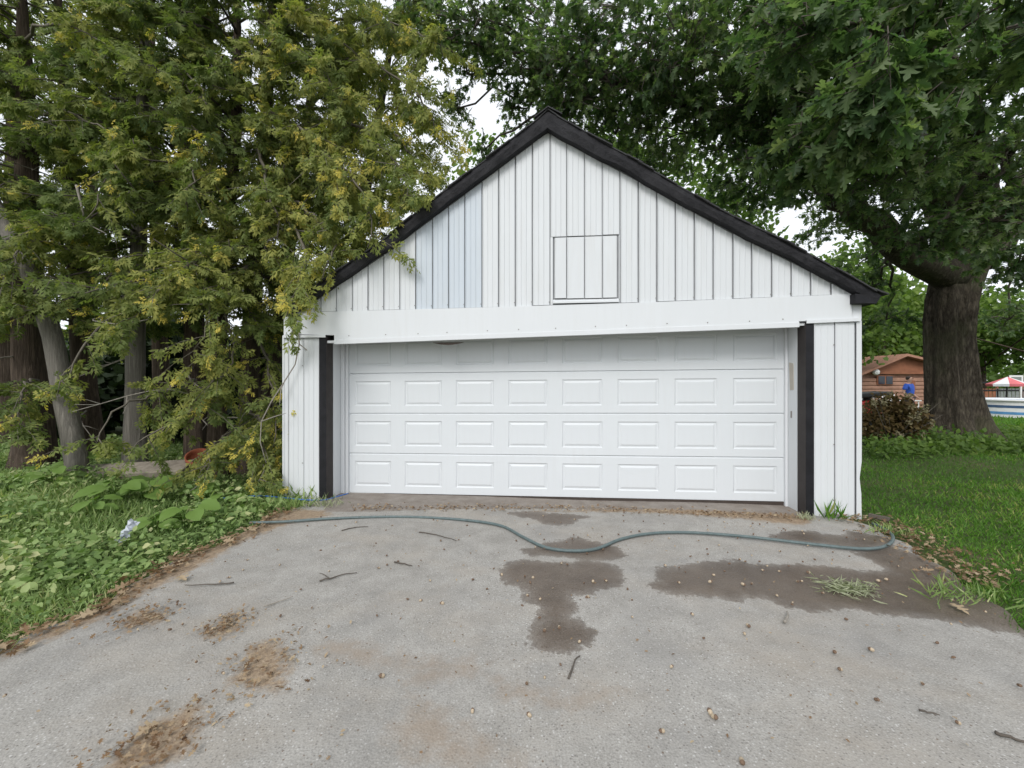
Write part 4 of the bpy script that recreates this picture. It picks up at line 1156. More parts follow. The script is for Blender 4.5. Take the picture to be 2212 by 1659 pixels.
# bare sticks: grey leaning trunk and dead limbs
def stick(name, ctrl, r0, r1, label, cat, mat, group=None, forks=0, n=14):
    pts = [at(*c) for c in ctrl]
    p = smooth_path(pts, n)
    mb = MB(); mb.tube(p - pts[0], np.linspace(r0, r1, n), 8)
    for k in range(forks):
        i = RNG.integers(3, n - 2)
        e = p[i] + norm(p[-1] - p[0] + rvec(1, 1.0)[0] * np.linalg.norm(p[-1] - p[0]) * 0.6) * RNG.uniform(0.15, 0.4)
        mb.tube(np.array([p[i], (p[i] + e) / 2 + rvec(1, 0.02)[0], e]) - pts[0], [r1 * 1.5, r1 * 1.2, r1 * 0.5], 5)
    o = mb.build(name, M[mat], None, True); o.location = pts[0]
    tag(o, label, cat, group)
    return o
stick('dead_tree', [(172, 1050, 5.95), (160, 960, 5.9), (138, 860, 5.9), (112, 720, 5.85), (60, 580, 5.8), (-20, 430, 5.8), (-120, 250, 5.8)], 0.13, 0.075, 'pale grey dead trunk leaning out of the left picture edge', 'trunk', 'bark_grey')
def dead_branch(ci, ctrl, r0, r1, forks):
    o = stick('dead_branch', ctrl, r0, r1, None, None, 'dead_twig', None, forks)
    o.parent = CED[ci][0]; o.location = at(*ctrl[0]) - CED[ci][1]
dead_branch(N_, [(590, 650, 6.4), (640, 690, 5.3), (640, 780, 5.2), (590, 860, 5.15), (560, 930, 5.1), (575, 1000, 5.1)], 0.012, 0.005, 3)
dead_branch(0, [(165, 400, 5.6), (180, 460, 5.6), (185, 480, 5.6), (230, 505, 5.6)], 0.016, 0.006, 1)
dead_branch(G_, [(290, 680, 6.4), (200, 690, 5.4), (260, 700, 5.3), (320, 690, 5.3)], 0.012, 0.005, 2)
dead_branch(S_L, [(470, 960, 6.3), (430, 1030, 5.3), (465, 1055, 5.2)], 0.010, 0.004, 1)
dead_branch(G_, [(325, 230, 6.4), (385, 260, 5.8), (380, 300, 5.8)], 0.013, 0.005, 2)
dead_branch(N_, [(560, 480, 6.2), (660, 500, 5.4), (720, 495, 5.3)], 0.011, 0.004, 2)

# ================================================================== BACKDROP BEYOND THE GARAGE
def leaf_ball(centers, radii, n, size, template, mat, name, parent, origin, tone=0.5, up_w=0.6, shell=0.45):
    P = []
    for c, r in zip(centers, radii):
        k = int(n * np.prod(r) ** 0.667 / sum(np.prod(q) ** 0.667 for q in radii))
        d = norm(rvec(k)) * (RNG.uniform(shell, 1.0, (k, 1))) * np.array(r)
        lump = 1 + 0.16 * np.sin(d[:, :1] * 5 / max(r) + 1) * np.sin(d[:, 2:] * 6 / max(r))
        P.append(np.asarray(c) + d * lump)
    P = np.concatenate(P)
    P[:, 2] = np.maximum(P[:, 2], ground_z(P[:, 0], P[:, 1]) + 0.02)
    N = len(P)
    ax = rvec(N) + np.array([0, 0, -0.3]); up = np.array([0, -0.3, up_w]) + rvec(N, 0.6)
    rn = np.clip(tone + RNG.normal(0, 0.17, N), 0, 1)
    return scatter_mesh(name, template, P - origin, frames(ax, up), size * RNG.uniform(0.6, 1.2, N), rn, mat, parent)

def far_tree(px, Y, h, crown_r, label, tone, n=5200, size=0.34, low=0.22):
    x = (px - CX) / F * Y
    b = np.array([x, Y, float(ground_z(x, Y)) - 0.05])
    t = empty('broadleaf_tree', b)
    tag(t, label, 'tree', 'broadleaf trees beyond the yard')
    top = np.array([0.2, 0, h * 0.75])
    mb = MB(); mb.tube(smooth_path([(0, 0, 0), (0.1, 0, h * 0.4), top], 8), np.linspace(0.3, 0.08, 8) * h / 9, 8)
    for k in range(6):
        e = np.array([RNG.normal(0, crown_r * .5), RNG.normal(0, crown_r * .4), h * RNG.uniform(0.5, 0.85)])
        mb.tube(smooth_path([(0.05, 0, h * 0.3), e * 0.5 + np.array([0, 0, h * 0.15]), e], 6), np.linspace(0.1, 0.03, 6), 5)
    mb.build('trunk', M['bark_cedar'], t, True)
    cs, rs = [], []
    for k in range(9):
        cs.append(b + np.array([RNG.normal(0, crown_r * 0.45), RNG.normal(0, crown_r * 0.4), h * RNG.uniform(low + 0.13, 0.88)]))
        rs.append(np.array([crown_r * RNG.uniform(.4, .6), crown_r * RNG.uniform(.4, .55), h * RNG.uniform(.13, .2)]))
    leaf_ball(cs, rs, n, size, QUAD, M['far_leaf'], 'crown', t, b, tone)
far_tree(1900, 31, 12.0, 5.2, 'leafy green tree behind the right garage corner', 0.6, 6500, 0.34, 0.16)
far_tree(1790, 25, 11.0, 4.2, 'tree showing over the lower right roof slope', 0.5, 5200, 0.24, 0.25)
far_tree(1985, 34, 9.0, 4.0, 'darker tree behind the brown house roof', 0.35)
far_tree(2120, 38, 10.0, 5.0, 'round tree right of the oak trunk beyond the pool', 0.55)
far_tree(2230, 40, 11.0, 5.2, 'dark tree at the right picture edge beyond the pool', 0.3)
far_tree(2050, 44, 11.0, 5.5, 'tall tree hidden behind the oak trunk', 0.45)
far_tree(2340, 30, 9.0, 4.2, 'pale tree just outside the right of the yard', 0.55)
far_tree(1290, 20, 15.0, 4.2, 'tree behind the garage ridge in line with the peak', 0.5, 5000, 0.22, 0.42)
far_tree(1560, 21, 13.0, 4.4, 'tree behind the right roof slope under the oak boughs', 0.5, 5000, 0.22, 0.32)

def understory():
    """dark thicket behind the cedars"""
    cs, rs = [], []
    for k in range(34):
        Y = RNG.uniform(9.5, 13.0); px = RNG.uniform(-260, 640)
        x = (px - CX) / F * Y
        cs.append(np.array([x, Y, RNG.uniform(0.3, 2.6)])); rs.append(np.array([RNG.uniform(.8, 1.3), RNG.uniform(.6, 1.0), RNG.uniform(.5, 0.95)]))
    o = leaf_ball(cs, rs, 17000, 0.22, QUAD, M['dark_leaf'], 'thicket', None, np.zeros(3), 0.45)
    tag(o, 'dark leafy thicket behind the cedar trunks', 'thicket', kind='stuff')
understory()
def woodland():
    cs, rs = [], []
    for k in range(22):
        Y = RNG.uniform(18, 26); px = RNG.uniform(-900, 620); x = (px - CX) / F * Y
        cs.append(np.array([x, Y, RNG.uniform(0.8, 3.4)])); rs.append(np.array([RNG.uniform(1.6, 2.6), 1.5, RNG.uniform(1.0, 1.7)]))
    for k in range(26):
        Y = RNG.uniform(60, 75); x = RNG.uniform(-60, 110)
        cs.append(np.array([x, Y, RNG.uniform(1.5, 5.5)])); rs.append(np.array([RNG.uniform(4, 6), 3.0, RNG.uniform(2.2, 3.4)]))
    o = leaf_ball(cs, rs, 15000, 0.6, QUAD, M['far_leaf'], 'woodland', None, np.zeros(3), 0.4)
    tag(o, 'far belt of woodland closing off the horizon', 'woodland', kind='stuff')
woodland()

# ------------------------------------------------------------------ brown house in the distance
M['brown_wood'] = simple('brown_wood', (0.26, 0.105, 0.055), 0.75, 0.2, 4)
M['log_siding'] = simple('log_siding', (0.34, 0.19, 0.13), 0.75, 0.2, 4)
M['roof_tan'] = simple('roof_tan', (0.36, 0.19, 0.13), 0.85, 0.2, 8)
M['glass_dark'] = simple('glass_dark', (0.02, 0.03, 0.045), 0.08, 0.2, 1, 0, 60, 0.6)
M['white_plastic'] = simple('white_plastic', (0.75, 0.75, 0.74), 0.4, 0.08)
M['blue_vinyl'] = simple('blue_vinyl', (0.10, 0.27, 0.50), 0.4, 0.2)
M['dark_blue'] = simple('dark_blue', (0.05, 0.10, 0.19), 0.5, 0.2)
M['red_plastic'] = simple('red_plastic', (0.55, 0.02, 0.02), 0.35, 0.1)
M['black_plastic'] = simple('black_plastic', (0.012, 0.012, 0.013), 0.5, 0.2)
M['grey_cloth'] = simple('grey_cloth', (0.22, 0.24, 0.23), 0.8, 0.25, 3)
M['pink_cloth'] = simple('pink_cloth', (0.62, 0.16, 0.17), 0.8, 0.15, 3)
HY = 25.0
def hx(px, Y=HY): return (px - CX) / F * Y
def hz(py, Y=HY): return CAMH + (CY - py) / F * Y
x0, x1, xa = hx(1862), hx(2070), hx(1944)
house = empty('brown_house', (x0, HY, 0))
tag(house, 'low brown wooden house with shallow gable beyond the shrub and oak', 'house')
def HP(mb, nm, mt): 
    for i in range(len(mb.v)): mb.v[i] = mb.v[i] - np.array([x0, HY, 0])
    return mb.build(nm, M[mt], house)
ze, za = hz(800), hz(771)
mb = MB(); mb.add([(x0, HY, hz(808)), (x1, HY, hz(808)), (x1, HY, ze), (xa, HY, za), (x0, HY, ze - 0.1), (x0, HY + 0.1, hz(808)), (x1, HY + 0.1, hz(808)), (x1, HY + 0.1, ze), (xa, HY + 0.1, za), (x0, HY + 0.1, ze - 0.1)],
                  [(0, 1, 2, 3, 4), (9, 8, 7, 6, 5), (0, 5, 6, 1), (1, 6, 7, 2), (4, 9, 5, 0)]); HP(mb, 'gable_board', 'brown_wood')
for k in range(9):
    zz = -0.02 + k * 0.23
    if zz + 0.22 > hz(809): break
    mb = MB(); mb.box(x0 + 0.1, x1 - 0.1, HY + 0.12, HY + 0.3, zz, zz + 0.215); bevel(HP(mb, 'log_course', 'log_siding'), 0.05, 2)
mb = MB(); mb.box(x0 + 0.1, x1 - 0.1, HY + 0.3, HY + 7, -0.02, hz(808)); HP(mb, 'house_wall', 'log_siding')
for xr, zr in ((x0 - 0.5, ze - 0.35), (x1 + 0.5, ze - 0.12)):
    mb = MB(); mb.add([(xa, HY - 0.5, za + 0.02), (xr, HY - 0.5, zr), (xr, HY + 7.3, zr), (xa, HY + 7.3, za + 0.02), (xa, HY - 0.5, za + 0.16), (xr, HY - 0.5, zr + 0.14), (xr, HY + 7.3, zr + 0.14), (xa, HY + 7.3, za + 0.16)], BOXF); HP(mb, 'roof', 'roof_tan')
mb = MB(); mb.box(hx(1897), hx(1931), HY + 0.05, HY + 0.14, hz(831), hz(811)); w = HP(mb, 'window', 'brown_wood')
for k in range(2):
    a = hx(1897) + 0.05 + k * (hx(1931) - hx(1897)) / 2; b = a + (hx(1931) - hx(1897)) / 2 - 0.09
    mb = MB(); mb.box(a, b, HY + 0.03, HY + 0.06, hz(830), hz(812.5))
    for i in range(len(mb.v)): mb.v[i] = mb.v[i] - np.array([x0, HY, 0])
    mb.build('pane', M['glass_dark'], w)
mb = MB(); mb.box(hx(1966), hx(1978), HY + 0.02, HY + 0.14, 0, hz(822)); HP(mb, 'door', 'brown_wood')
lamp = MB(); an = np.linspace(0, math.pi, 7)
P = np.array([(0.19 * math.sin(a), 0, 0.19 * math.cos(a)) for a in an])
V, Fc = [], []
for j in range(10):
    c, s = math.cos(j * 0.628), math.sin(j * 0.628)
    for p in P: V.append((p[0] * c, p[0] * s, p[2]))
for j in range(10):
    for i in range(6): Fc.append((j * 7 + i, j * 7 + i + 1, ((j + 1) % 10) * 7 + i + 1, ((j + 1) % 10) * 7 + i))
lamp.add(np.array(V) + np.array([hx(1886), HY - 0.2, hz(804)]), Fc); lamp.box(hx(1886) - 0.03, hx(1886) + 0.03, HY - 0.2, HY, hz(804) - 0.02, hz(804) + 0.02); HP(lamp, 'globe_lamp', 'white_plastic')

# ------------------------------------------------------------------ yard furniture
def garden_chair(px, Y, rz, label):
    x = hx(px, Y); t = empty('garden_chair', (x, Y, float(ground_z(x, Y))), rz)
    tag(t, label, 'chair', 'white garden chairs by the house')
    for sx in (-1, 1):
        mb = MB(); mb.tube([(sx * .24, -.24, 0), (sx * .24, -.23, .62), (sx * .24, .18, .64)], .02, 6); mb.build('leg', M['white_plastic'], t, True)
        mb = MB(); mb.tube([(sx * .22, .26, 0), (sx * .22, .2, .42), (sx * .22, .32, .95)], .02, 6); mb.build('leg', M['white_plastic'], t, True)
    for k in range(5):
        mb = MB(); mb.box(-.22 + k * .09, -.15 + k * .09, -.24, .22, .41, .43); mb.build('seat_slat', M['white_plastic'], t)
    for k in range(4):
        z = .5 + k * .12; mb = MB(); mb.box(-.22, .22, .21 + (z - .42) * .22, .23 + (z - .42) * .22, z, z + .06); mb.build('back_slat', M['white_plastic'], t)
garden_chair(1877, 19.5, 0.5, 'white slatted garden chair just past the garage corner')
garden_chair(1892, 20.5, -0.4, 'white slatted garden chair in the middle of the row')
garden_chair(1912, 20.0, -1.1, 'white slatted garden chair nearest the person in blue')
tx, ty = hx(1936, 18.5), 18.5
tb = empty('garden_table', (tx, ty, 0)); tag(tb, 'pale garden table between the chairs and the person in blue', 'table')
mb = MB(); mb.box(-.75, .75, -.4, .4, .70, .74); bevel(mb.build('table_top', M['white_plastic'], tb), .01)
for sx in (-1, 1):
    for sy in (-1, 1):
        mb = MB(); mb.tube([(sx * .66, sy * .33, 0), (sx * .66, sy * .33, .70)], .025, 6); mb.build('leg', M['white_plastic'], tb)

def mower():
    Y = 12.6; x = hx(1874, Y); t = empty('riding_mower', (x, Y, float(ground_z(x, Y))), 0.1)
    tag(t, 'red machine with flat black top and red lamp behind the shrub', 'mower')
    mb = MB(); mb.add([(-.65, -.3, .35), (.5, -.28, .35), (.55, .28, .35), (-.65, .3, .35), (-.65, -.3, .78), (.35, -.26, .82), (.35, .26, .82), (-.65, .3, .78)], BOXF); bevel(mb.build('body', M['red_plastic'], t), .05, 3)
    mb = MB(); mb.add([(-.7, -.34, .86), (.62, -.30, .98), (.62, .30, .98), (-.7, .34, .86), (-.7, -.34, 1.02), (.5, -.28, 1.08), (.5, .28, 1.08), (-.7, .34, 1.02)], BOXF); bevel(mb.build('black_top', M['black_plastic'], t), .04, 2)
    for sy in (-.31, .31):
        for sx in (-.5, .45):
            mb = MB(); mb.tube([(sx, sy - .06, .24), (sx, sy + .06, .24)], .24, 16); mb.build('wheel', M['black_plastic'], t)
    for sx in (-.5, -.1):
        mb = MB(); mb.tube([(sx, -.312, .62), (sx, -.34, .62)], .045, 10); mb.build('lamp', M['red_plastic'], t)
    mb = MB(); mb.tube([(.0, 0, .8), (.0, 0, .9)], .12, 8); mb.build('column', M['black_plastic'], t)
mower()

# person in a blue shirt
def person():
    Y = 16.0; x = hx(1963, Y); z0 = float(ground_z(x, Y))
    t = empty('person', (x, Y, z0), math.radians(25))
    tag(t, 'person in a blue shirt and dark trousers walking by the oak trunk', 'person')
    M['skin'] = simple('skin', (0.42, 0.25, 0.18), 0.6, 0.06)
    M['shirt'] = simple('blue_shirt', (0.03, 0.09, 0.42), 0.8, 0.12)
    M['trousers'] = simple('trousers', (0.045, 0.035, 0.035), 0.85, 0.15)
    M['hair'] = simple('dark_hair', (0.03, 0.018, 0.012), 0.7, 0.2)
    def skin(name, verts, edges, radii, mat, root=0, sub=2):
        me = bpy.data.meshes.new(name); me.from_pydata(verts, edges, []); me.materials.append(mat)
        o = link(name, me, t)
        o.modifiers.new('skin', 'SKIN')
        lay = me.skin_vertices[0] if me.skin_vertices else None
        if lay is None:
            bpy.context.view_layer.objects.active = o
            bpy.ops.mesh.customdata_skin_add(); lay = me.skin_vertices[0]
        for i, r in enumerate(radii):
            lay.data[i].radius = (r, r) if not isinstance(r, tuple) else r
            lay.data[i].use_root = (i == root)
        s = o.modifiers.new('sub', 'SUBSURF'); s.levels = sub; s.render_levels = sub
        for p in me.polygons: p.use_smooth = True
        return o
    V = [(0, 0, .93), (0, -.01, 1.12), (0, 0, 1.34), (0, 0, 1.46), (0, -.03, 1.55), (0, -.035, 1.64), (0, -.02, 1.72),
         (.09, 0, .88), (.10, -.10, .50), (.10, -.02, .10), (.11, -.16, .05), (-.09, 0, .88), (-.10, .07, .50), (-.10, .20, .12), (-.10, .08, .04),
         (.19, 0, 1.39), (.25, .03, 1.12), (.22, -.14, .95), (.20, -.22, .90), (-.19, 0, 1.39), (-.25, .06, 1.12), (-.23, -.10, .93), (-.21, -.18, .88)]
    E = [(0, 1), (1, 2), (2, 3), (3, 4), (4, 5), (5, 6), (0, 7), (7, 8), (8, 9), (9, 10), (0, 11), (11, 12), (12, 13), (13, 14), (2, 15), (15, 16), (16, 17), (17, 18), (2, 19), (19, 20), (20, 21), (21, 22)]
    R = [.13, .13, .14, .055, .075, .095, .07, .085, .06, .045, .04, .085, .06, .045, .04, .06, .045, .036, .036, .06, .045, .036, .036]
    skin('body', V, E, R, M['skin'])
    skin('shirt', [(0, 0, .94), (0, -.01, 1.14), (0, 0, 1.34), (0, 0, 1.44), (.19, 0, 1.39), (.25, .02, 1.2), (-.19, 0, 1.39), (-.25, .04, 1.2)], [(0, 1), (1, 2), (2, 3), (2, 4), (4, 5), (2, 6), (6, 7)], [.16, .16, .165, .075, .085, .075, .085, .075], M['shirt'])
    skin('trousers', [(0, 0, .95), (.09, 0, .86), (.10, -.10, .50), (.10, -.02, .13), (-.09, 0, .86), (-.10, .07, .50), (-.10, .20, .15)], [(0, 1), (1, 2), (2, 3), (0, 4), (4, 5), (5, 6)], [.15, .11, .08, .065, .11, .08, .065], M['trousers'])
    skin('hair', [(0, .01, 1.58), (0, .0, 1.67), (0, -.02, 1.745)], [(0, 1), (1, 2)], [.09, .108, .075], M['hair'])
    for s in (1, -1):
        for k in range(4):
            bx = (.20 if s > 0 else -.21) + (k - 1.5) * .018; by, bz = (-.22, .90) if s > 0 else (-.18, .88)
            skin('finger', [(bx, by, bz), (bx, by - .05, bz - .03), (bx, by - .05, bz - .07)], [(0, 1), (1, 2)], [.010, .009, .008], M['skin'], 0, 1)
        bx = .16 if s > 0 else -.17
        skin('thumb', [(bx, by, bz + .01), (bx - .02 * s, by - .05, bz)], [(0, 1)], [.012, .010], M['skin'], 0, 1)
    for s in (-1, 1):
        mb = MB(); mb.tube([(.035 * s, -.115, 1.65), (.035 * s, -.128, 1.65)], .012, 6); mb.build('eye', M['hair'], t)
    mb = MB(); mb.add([(-.015, -.115, 1.60), (.015, -.115, 1.60), (0, -.15, 1.605), (0, -.118, 1.65)], [(0, 1, 2), (0, 2, 3), (1, 3, 2)]); mb.build('nose', M['skin'], t)
    mb = MB(); mb.box(-.025, .025, -.118, -.108, 1.572, 1.58); mb.build('mouth', M['red_plastic'], t)
person()

# pool with striped wall, parasol, board and fence right of the oak
def pool():
    Y = 18.5; x = hx(2225, Y); R_ = 1.75
    t = empty('swimming_pool', (x, Y, 0)); tag(t, 'round above-ground pool with white and blue banded wall', 'pool')
    an = np.linspace(0, 2 * math.pi, 48, endpoint=False)
    def band(z0, z1, r, mt, nm):
        v = [(r * math.cos(a), r * math.sin(a), z) for z in (z0, z1) for a in an]
        MB().add(v, [(k, (k + 1) % 48, 48 + (k + 1) % 48, 48 + k) for k in range(48)]).build(nm, M[mt], t, True)
    for z0, z1, mt in ((0, .14, 'white_plastic'), (.14, .25, 'blue_vinyl'), (.25, .42, 'white_plastic'), (.42, .53, 'dark_blue'), (.53, .72, 'white_plastic')):
        band(z0, z1, R_ + (0.01 if mt != 'white_plastic' else 0), mt, 'wall_band')
    mb = MB(); mb.tube([((R_ + .03) * math.cos(a), (R_ + .03) * math.sin(a), .74) for a in np.append(an, an[:1] + 2 * math.pi)], .05, 8); mb.build('rim', M['white_plastic'], t, True)
    MB().add([((R_ - .02) * math.cos(a), (R_ - .02) * math.sin(a), .6) for a in an], [tuple(range(48))]).build('water', M['blue_vinyl'], t)
pool()
def parasol():
    Y = 21.0; x = hx(2172, Y); t = empty('patio_parasol', (x, Y, 0)); tag(t, 'faded pink and white parasol on a dark pole by the pool', 'parasol')
    mb = MB(); mb.tube([(0, 0, 0), (.05, 0, .9), (.1, 0, 1.8)], .03, 8); mb.build('pole', M['black_plastic'], t)
    mb = MB(); mb.tube([(0, 0, 0), (0, 0, .08)], .25, 14); mb.build('base', M['black_plastic'], t)
    for k in range(8):
        a, b = k * math.pi / 4, (k + 1) * math.pi / 4
        v = [(.1, 0, 1.82), (.1 + .75 * math.cos(a), .75 * math.sin(a), 1.45), (.1 + .75 * math.cos(b), .75 * math.sin(b), 1.45), (.1 + .72 * math.cos(a), .72 * math.sin(a), 1.33), (.1 + .72 * math.cos(b), .72 * math.sin(b), 1.33)]
        MB().add(v, [(0, 1, 2), (1, 3, 4, 2)]).build('canopy_panel', M['pink_cloth' if k % 2 else 'white_plastic'], t)
parasol()
def board():
    Y = 24.0; x = hx(2192, Y); t = empty('notice_board', (x, Y, 0)); tag(t, 'white framed dark board on a white post beyond the parasol', 'board')
    mb = MB(); mb.tube([(.35, 0, 0), (.35, 0, 1.95)], .05, 8); mb.build('post', M['white_plastic'], t)
    for a in ((-.4, .4, 1.85, 1.95), (-.4, .4, 1.35, 1.43), (-.4, -.3, 1.43, 1.85), (.3, .4, 1.43, 1.85)):
        mb = MB(); mb.box(a[0], a[1], -.08, -.052, a[2], a[3]); mb.build('frame_bar', M['white_plastic'], t)
    mb = MB(); mb.box(-.3, .3, -.07, -.056, 1.43, 1.85); mb.build('panel', M['grey_cloth'], t)
board()
def fence():
    Y = 27.0; xa_, xb_ = hx(2100, Y), hx(2420, Y); t = empty('yard_fence', (xa_, Y, 0)); tag(t, 'low dark rail fence across the yard beyond the pool', 'fence')
    L = xb_ - xa_
    for k in range(7):
        mb = MB(); mb.box(k * L / 6 - .05, k * L / 6 + .05, -.05, .05, 0, 1.6); mb.build('post', M['brown_wood'], t)
    for z in (.5, 1.0, 1.5):
        mb = MB(); mb.box(0, L, -.09, -.052, z, z + .09); mb.build('rail', M['black_plastic'], t)
    for k in range(int(L / .25)):
        mb = MB(); mb.box(k * .25 + .02, k * .25 + .22, -.05, -.03, .1, 1.15); mb.build('fence_board', M['brown_wood' if k < 6 else 'grey_cloth'], t)
fence()

# shrub with dried flower heads, and the bed round the oak
def shrub():
    Y = 9.2; x = hx(1925, Y); b = np.array([x, Y, float(ground_z(x, Y))])
    t = empty('brown_shrub', b); tag(t, 'brownish shrub with pale dried flower heads beside the garage corner', 'shrub')
    mb = MB()
    for k in range(22):
        e = np.array([RNG.normal(0, .45), RNG.normal(0, .35), RNG.uniform(.5, 1.1)])
        mb.tube(smooth_path([(RNG.normal(0, .1), RNG.normal(0, .1), 0), e * .55, e], 5), np.linspace(.012, .005, 5), 4)
    mb.build('stems', M['dark_twig'], t)
    cs = [b + np.array([-.40, 0, .50]), b + np.array([.20, -.05, .62]), b + np.array([-.02, .1, .86]), b + np.array([.55, .1, .5])]
    rs = [np.array([.42, .4, .42]), np.array([.45, .4, .5]), np.array([.42, .35, .34]), np.array([.35, .3, .42])]
    leaf_ball(cs, rs, 2600, .095, LEAF, M['shrub_leaf'], 'foliage', t, b, .45, .5, .3)
    for k in range(26):
        d = norm(rvec(1))[0] * np.array([.75, .45, .55]); d[1] = -abs(d[1])
        c = np.array([.05, 0, .62]) + d
        n = 26
        P = c + norm(rvec(n)) * .055 * RNG.uniform(.6, 1, (n, 1))
        scatter_mesh('flower_head', QUAD, P, frames(rvec(n), rvec(n)), np.full(n, .032), np.full(n, 0.97), M['shrub_leaf'], t)
shrub()
def bed():
    P, AX, UP, S, RN = [], [], [], [], []
    for k in range(150):
        px = RNG.uniform(1862, 2330); Y = RNG.uniform(7.9, 10.6)
        x = hx(px, Y)
        if np.hypot(x - OAKO[0], Y - OAKO[1]) < 1.15: continue
        z = float(ground_z(x, Y)); h = RNG.uniform(.10, .32)
        n = 34
        pos = np.stack([x + RNG.normal(0, .16, n), Y + RNG.normal(0, .16, n), z + RNG.uniform(0, h, n)], -1)
        P.append(pos); AX.append(rvec(n) + np.array([0, -.3, .2])); UP.append(np.array([0, -.4, .8]) + rvec(n, .5)); S.append(RNG.uniform(.06, .13, n)); RN.append(np.clip(RNG.normal(.45 + RNG.normal(0, .15), .12, n), 0, 1))
    cc = np.concatenate
    o = scatter_mesh('ground_cover', LEAF, cc(P), frames(cc(AX), cc(UP)), cc(S), cc(RN), M['far_leaf'])
    tag(o, 'dark leafy ground cover in the bed round the oak', 'ground cover', kind='stuff')
bed()

# ================================================================== GRASS AND WEEDS
def grass_stuff(name, label, X, Y, h, rn, lean=0.35, mat='grass', width=1.0):
    n = len(X)
    pos = np.stack([X, Y, ground_z(X, Y) - 0.012], -1)
    t = ([(v[0] * width, v[1], v[2]) for v in BLADE[0]], BLADE[1])
    o = scatter_mesh(name, t, pos, rot_up(n, lean), h, rn, M[mat])
    tag(o, label, 'grass', kind='stuff')
def patch_noise(x, y, s=1.0):
    return 0.5 + 0.25 * np.sin(x * 1.7 * s + 1.3 * np.sin(y * 1.1 * s)) + 0.25 * np.sin(y * 2.3 * s + 1.7 * np.sin(x * 0.9 * s))
def in_garage(x, y):
    u = (x - GO[0]) * EU[0] + (y - GO[1]) * EU[1]; w = (x - GO[0]) * EW[0] + (y - GO[1]) * EW[1]
    return (u > U_L - 0.02) & (u < U_R + 0.02) & (w > WF - 0.02) & (w < DEPTH)
def lawn():
    n = 100000
    Y = 0.5 + 13.1 * RNG.uniform(0, 1, n) ** 1.35
    X = 2.9 + (1.6 * Y + 1.5 - 2.9) * RNG.uniform(0, 1, n)
    k = (X > drive_right(Y) + 0.03 * RNG.normal(size=n) + 0.10 * (Y < 3.6) * RNG.uniform(-1, 1, n)) & ~in_garage(X, Y) & (np.hypot(X - OAKO[0], Y - OAKO[1]) > 1.0)
    k &= ~((X < 4.5) & (Y > 3.3) & (Y < 4.7) & (X < drive_right(Y) + 0.55 * RNG.uniform(0, 1, n)))
    X, Y = X[k], Y[k]
    m = patch_noise(X, Y, 0.8)
    h = (0.036 + 0.035 * m * RNG.uniform(0.2, 1, len(X))) * (1 + 0.03 * Y)
    grass_stuff('lawn_grass', 'short mown lawn grass right of the garage', X, Y, h, np.clip(0.22 + 0.45 * m + 0.3 * (patch_noise(X + 9, Y * 1.4, 2.3) - 0.5) + 0.1 * (Y < 5) + RNG.normal(0, 0.22, len(X)), 0, 1), 0.7, 'grass', 1.9)
    # grass beyond
    n = 18000
    Y = RNG.uniform(13, 34, n); X = RNG.uniform(0.55, 1.5, n) * Y
    grass_stuff('far_lawn_grass', 'lawn grass of the yard around the pool', X, Y, RNG.uniform(0.10, 0.2, n), np.clip(RNG.normal(0.55, 0.15, n), 0, 1), 0.5, 'grass', 3.5)
lawn()
def weeds():
    n = 100000
    Y = 0.8 + 8.7 * RNG.uniform(0, 1, n) ** 1.3
    X = -2.4 - (1.35 * Y + 2.2 - 2.4) * RNG.uniform(0, 1, n)
    L = drive_left(Y)
    over = 0.13 * patch_noise(X * 3, Y, 2.5) - 0.04
    k = (X < L + over * RNG.uniform(-0.6, 1, n)) & ~in_garage(X, Y)
    X, Y = X[k], Y[k]; L = drive_left(Y)
    m = patch_noise(X, Y, 1.2)
    d = np.clip(L - X, 0, 2)
    h = (0.06 + 0.12 * np.clip(d / 0.8, 0.1, 1) * m) * RNG.uniform(0.5, 1.25, len(X))
    grass_stuff('weed_grass', 'long rough grass among the weeds left of the driveway', X, Y, h, np.clip(0.30 + 0.42 * m + 0.10 * (Y < 3.2) + RNG.normal(0, 0.2, len(X)), 0, 1), 0.85, 'weed', 0.85)
    # leafy weeds
    n = 44000
    Y = 1.6 + 7.5 * RNG.uniform(0, 1, n) ** 1.2
    X = -2.75 - (1.35 * Y + 2.0 - 2.75) * RNG.uniform(0, 1, n) ** 1.1
    k = (X < drive_left(Y) - 0.15 * RNG.uniform(0, 1, n)) & ~in_garage(X, Y)
    X, Y = X[k], Y[k]; d = np.clip(drive_left(Y) - X, 0, 3)
    m = patch_noise(X + 4, Y + 2, 1.6)
    k = RNG.uniform(0, 1, len(X)) < 0.22 + 0.78 * sstep(0.35, 0.8, m) * np.clip((Y - 2.2) / 1.8, 0.08, 1)
    X, Y, d, m = X[k], Y[k], d[k], m[k]; n = len(X)
    pos = np.stack([X, Y, ground_z(X, Y) + RNG.uniform(0.01, 1, n) * (0.05 + 0.22 * np.clip(d, 0, 1) * m)], -1)
    ax = rvec(n) * np.array([1, 1, 0.5]) + np.array([0, -0.2, 0.15])
    o = scatter_mesh('weed_leaves', LEAF, pos, frames(ax, np.array([0, -0.35, 0.8]) + rvec(n, 0.4)), 0.02 + 0.06 * RNG.uniform(0, 1, n) ** 2 * (0.5 + m), np.clip(0.34 + 0.5 * patch_noise(X * 2, Y * 2, 1.9) + RNG.normal(0, 0.2, n), 0, 1), M['weed'])
    tag(o, 'small-leaved weeds covering the ground under the cedars', 'weeds', kind='stuff')
weeds()

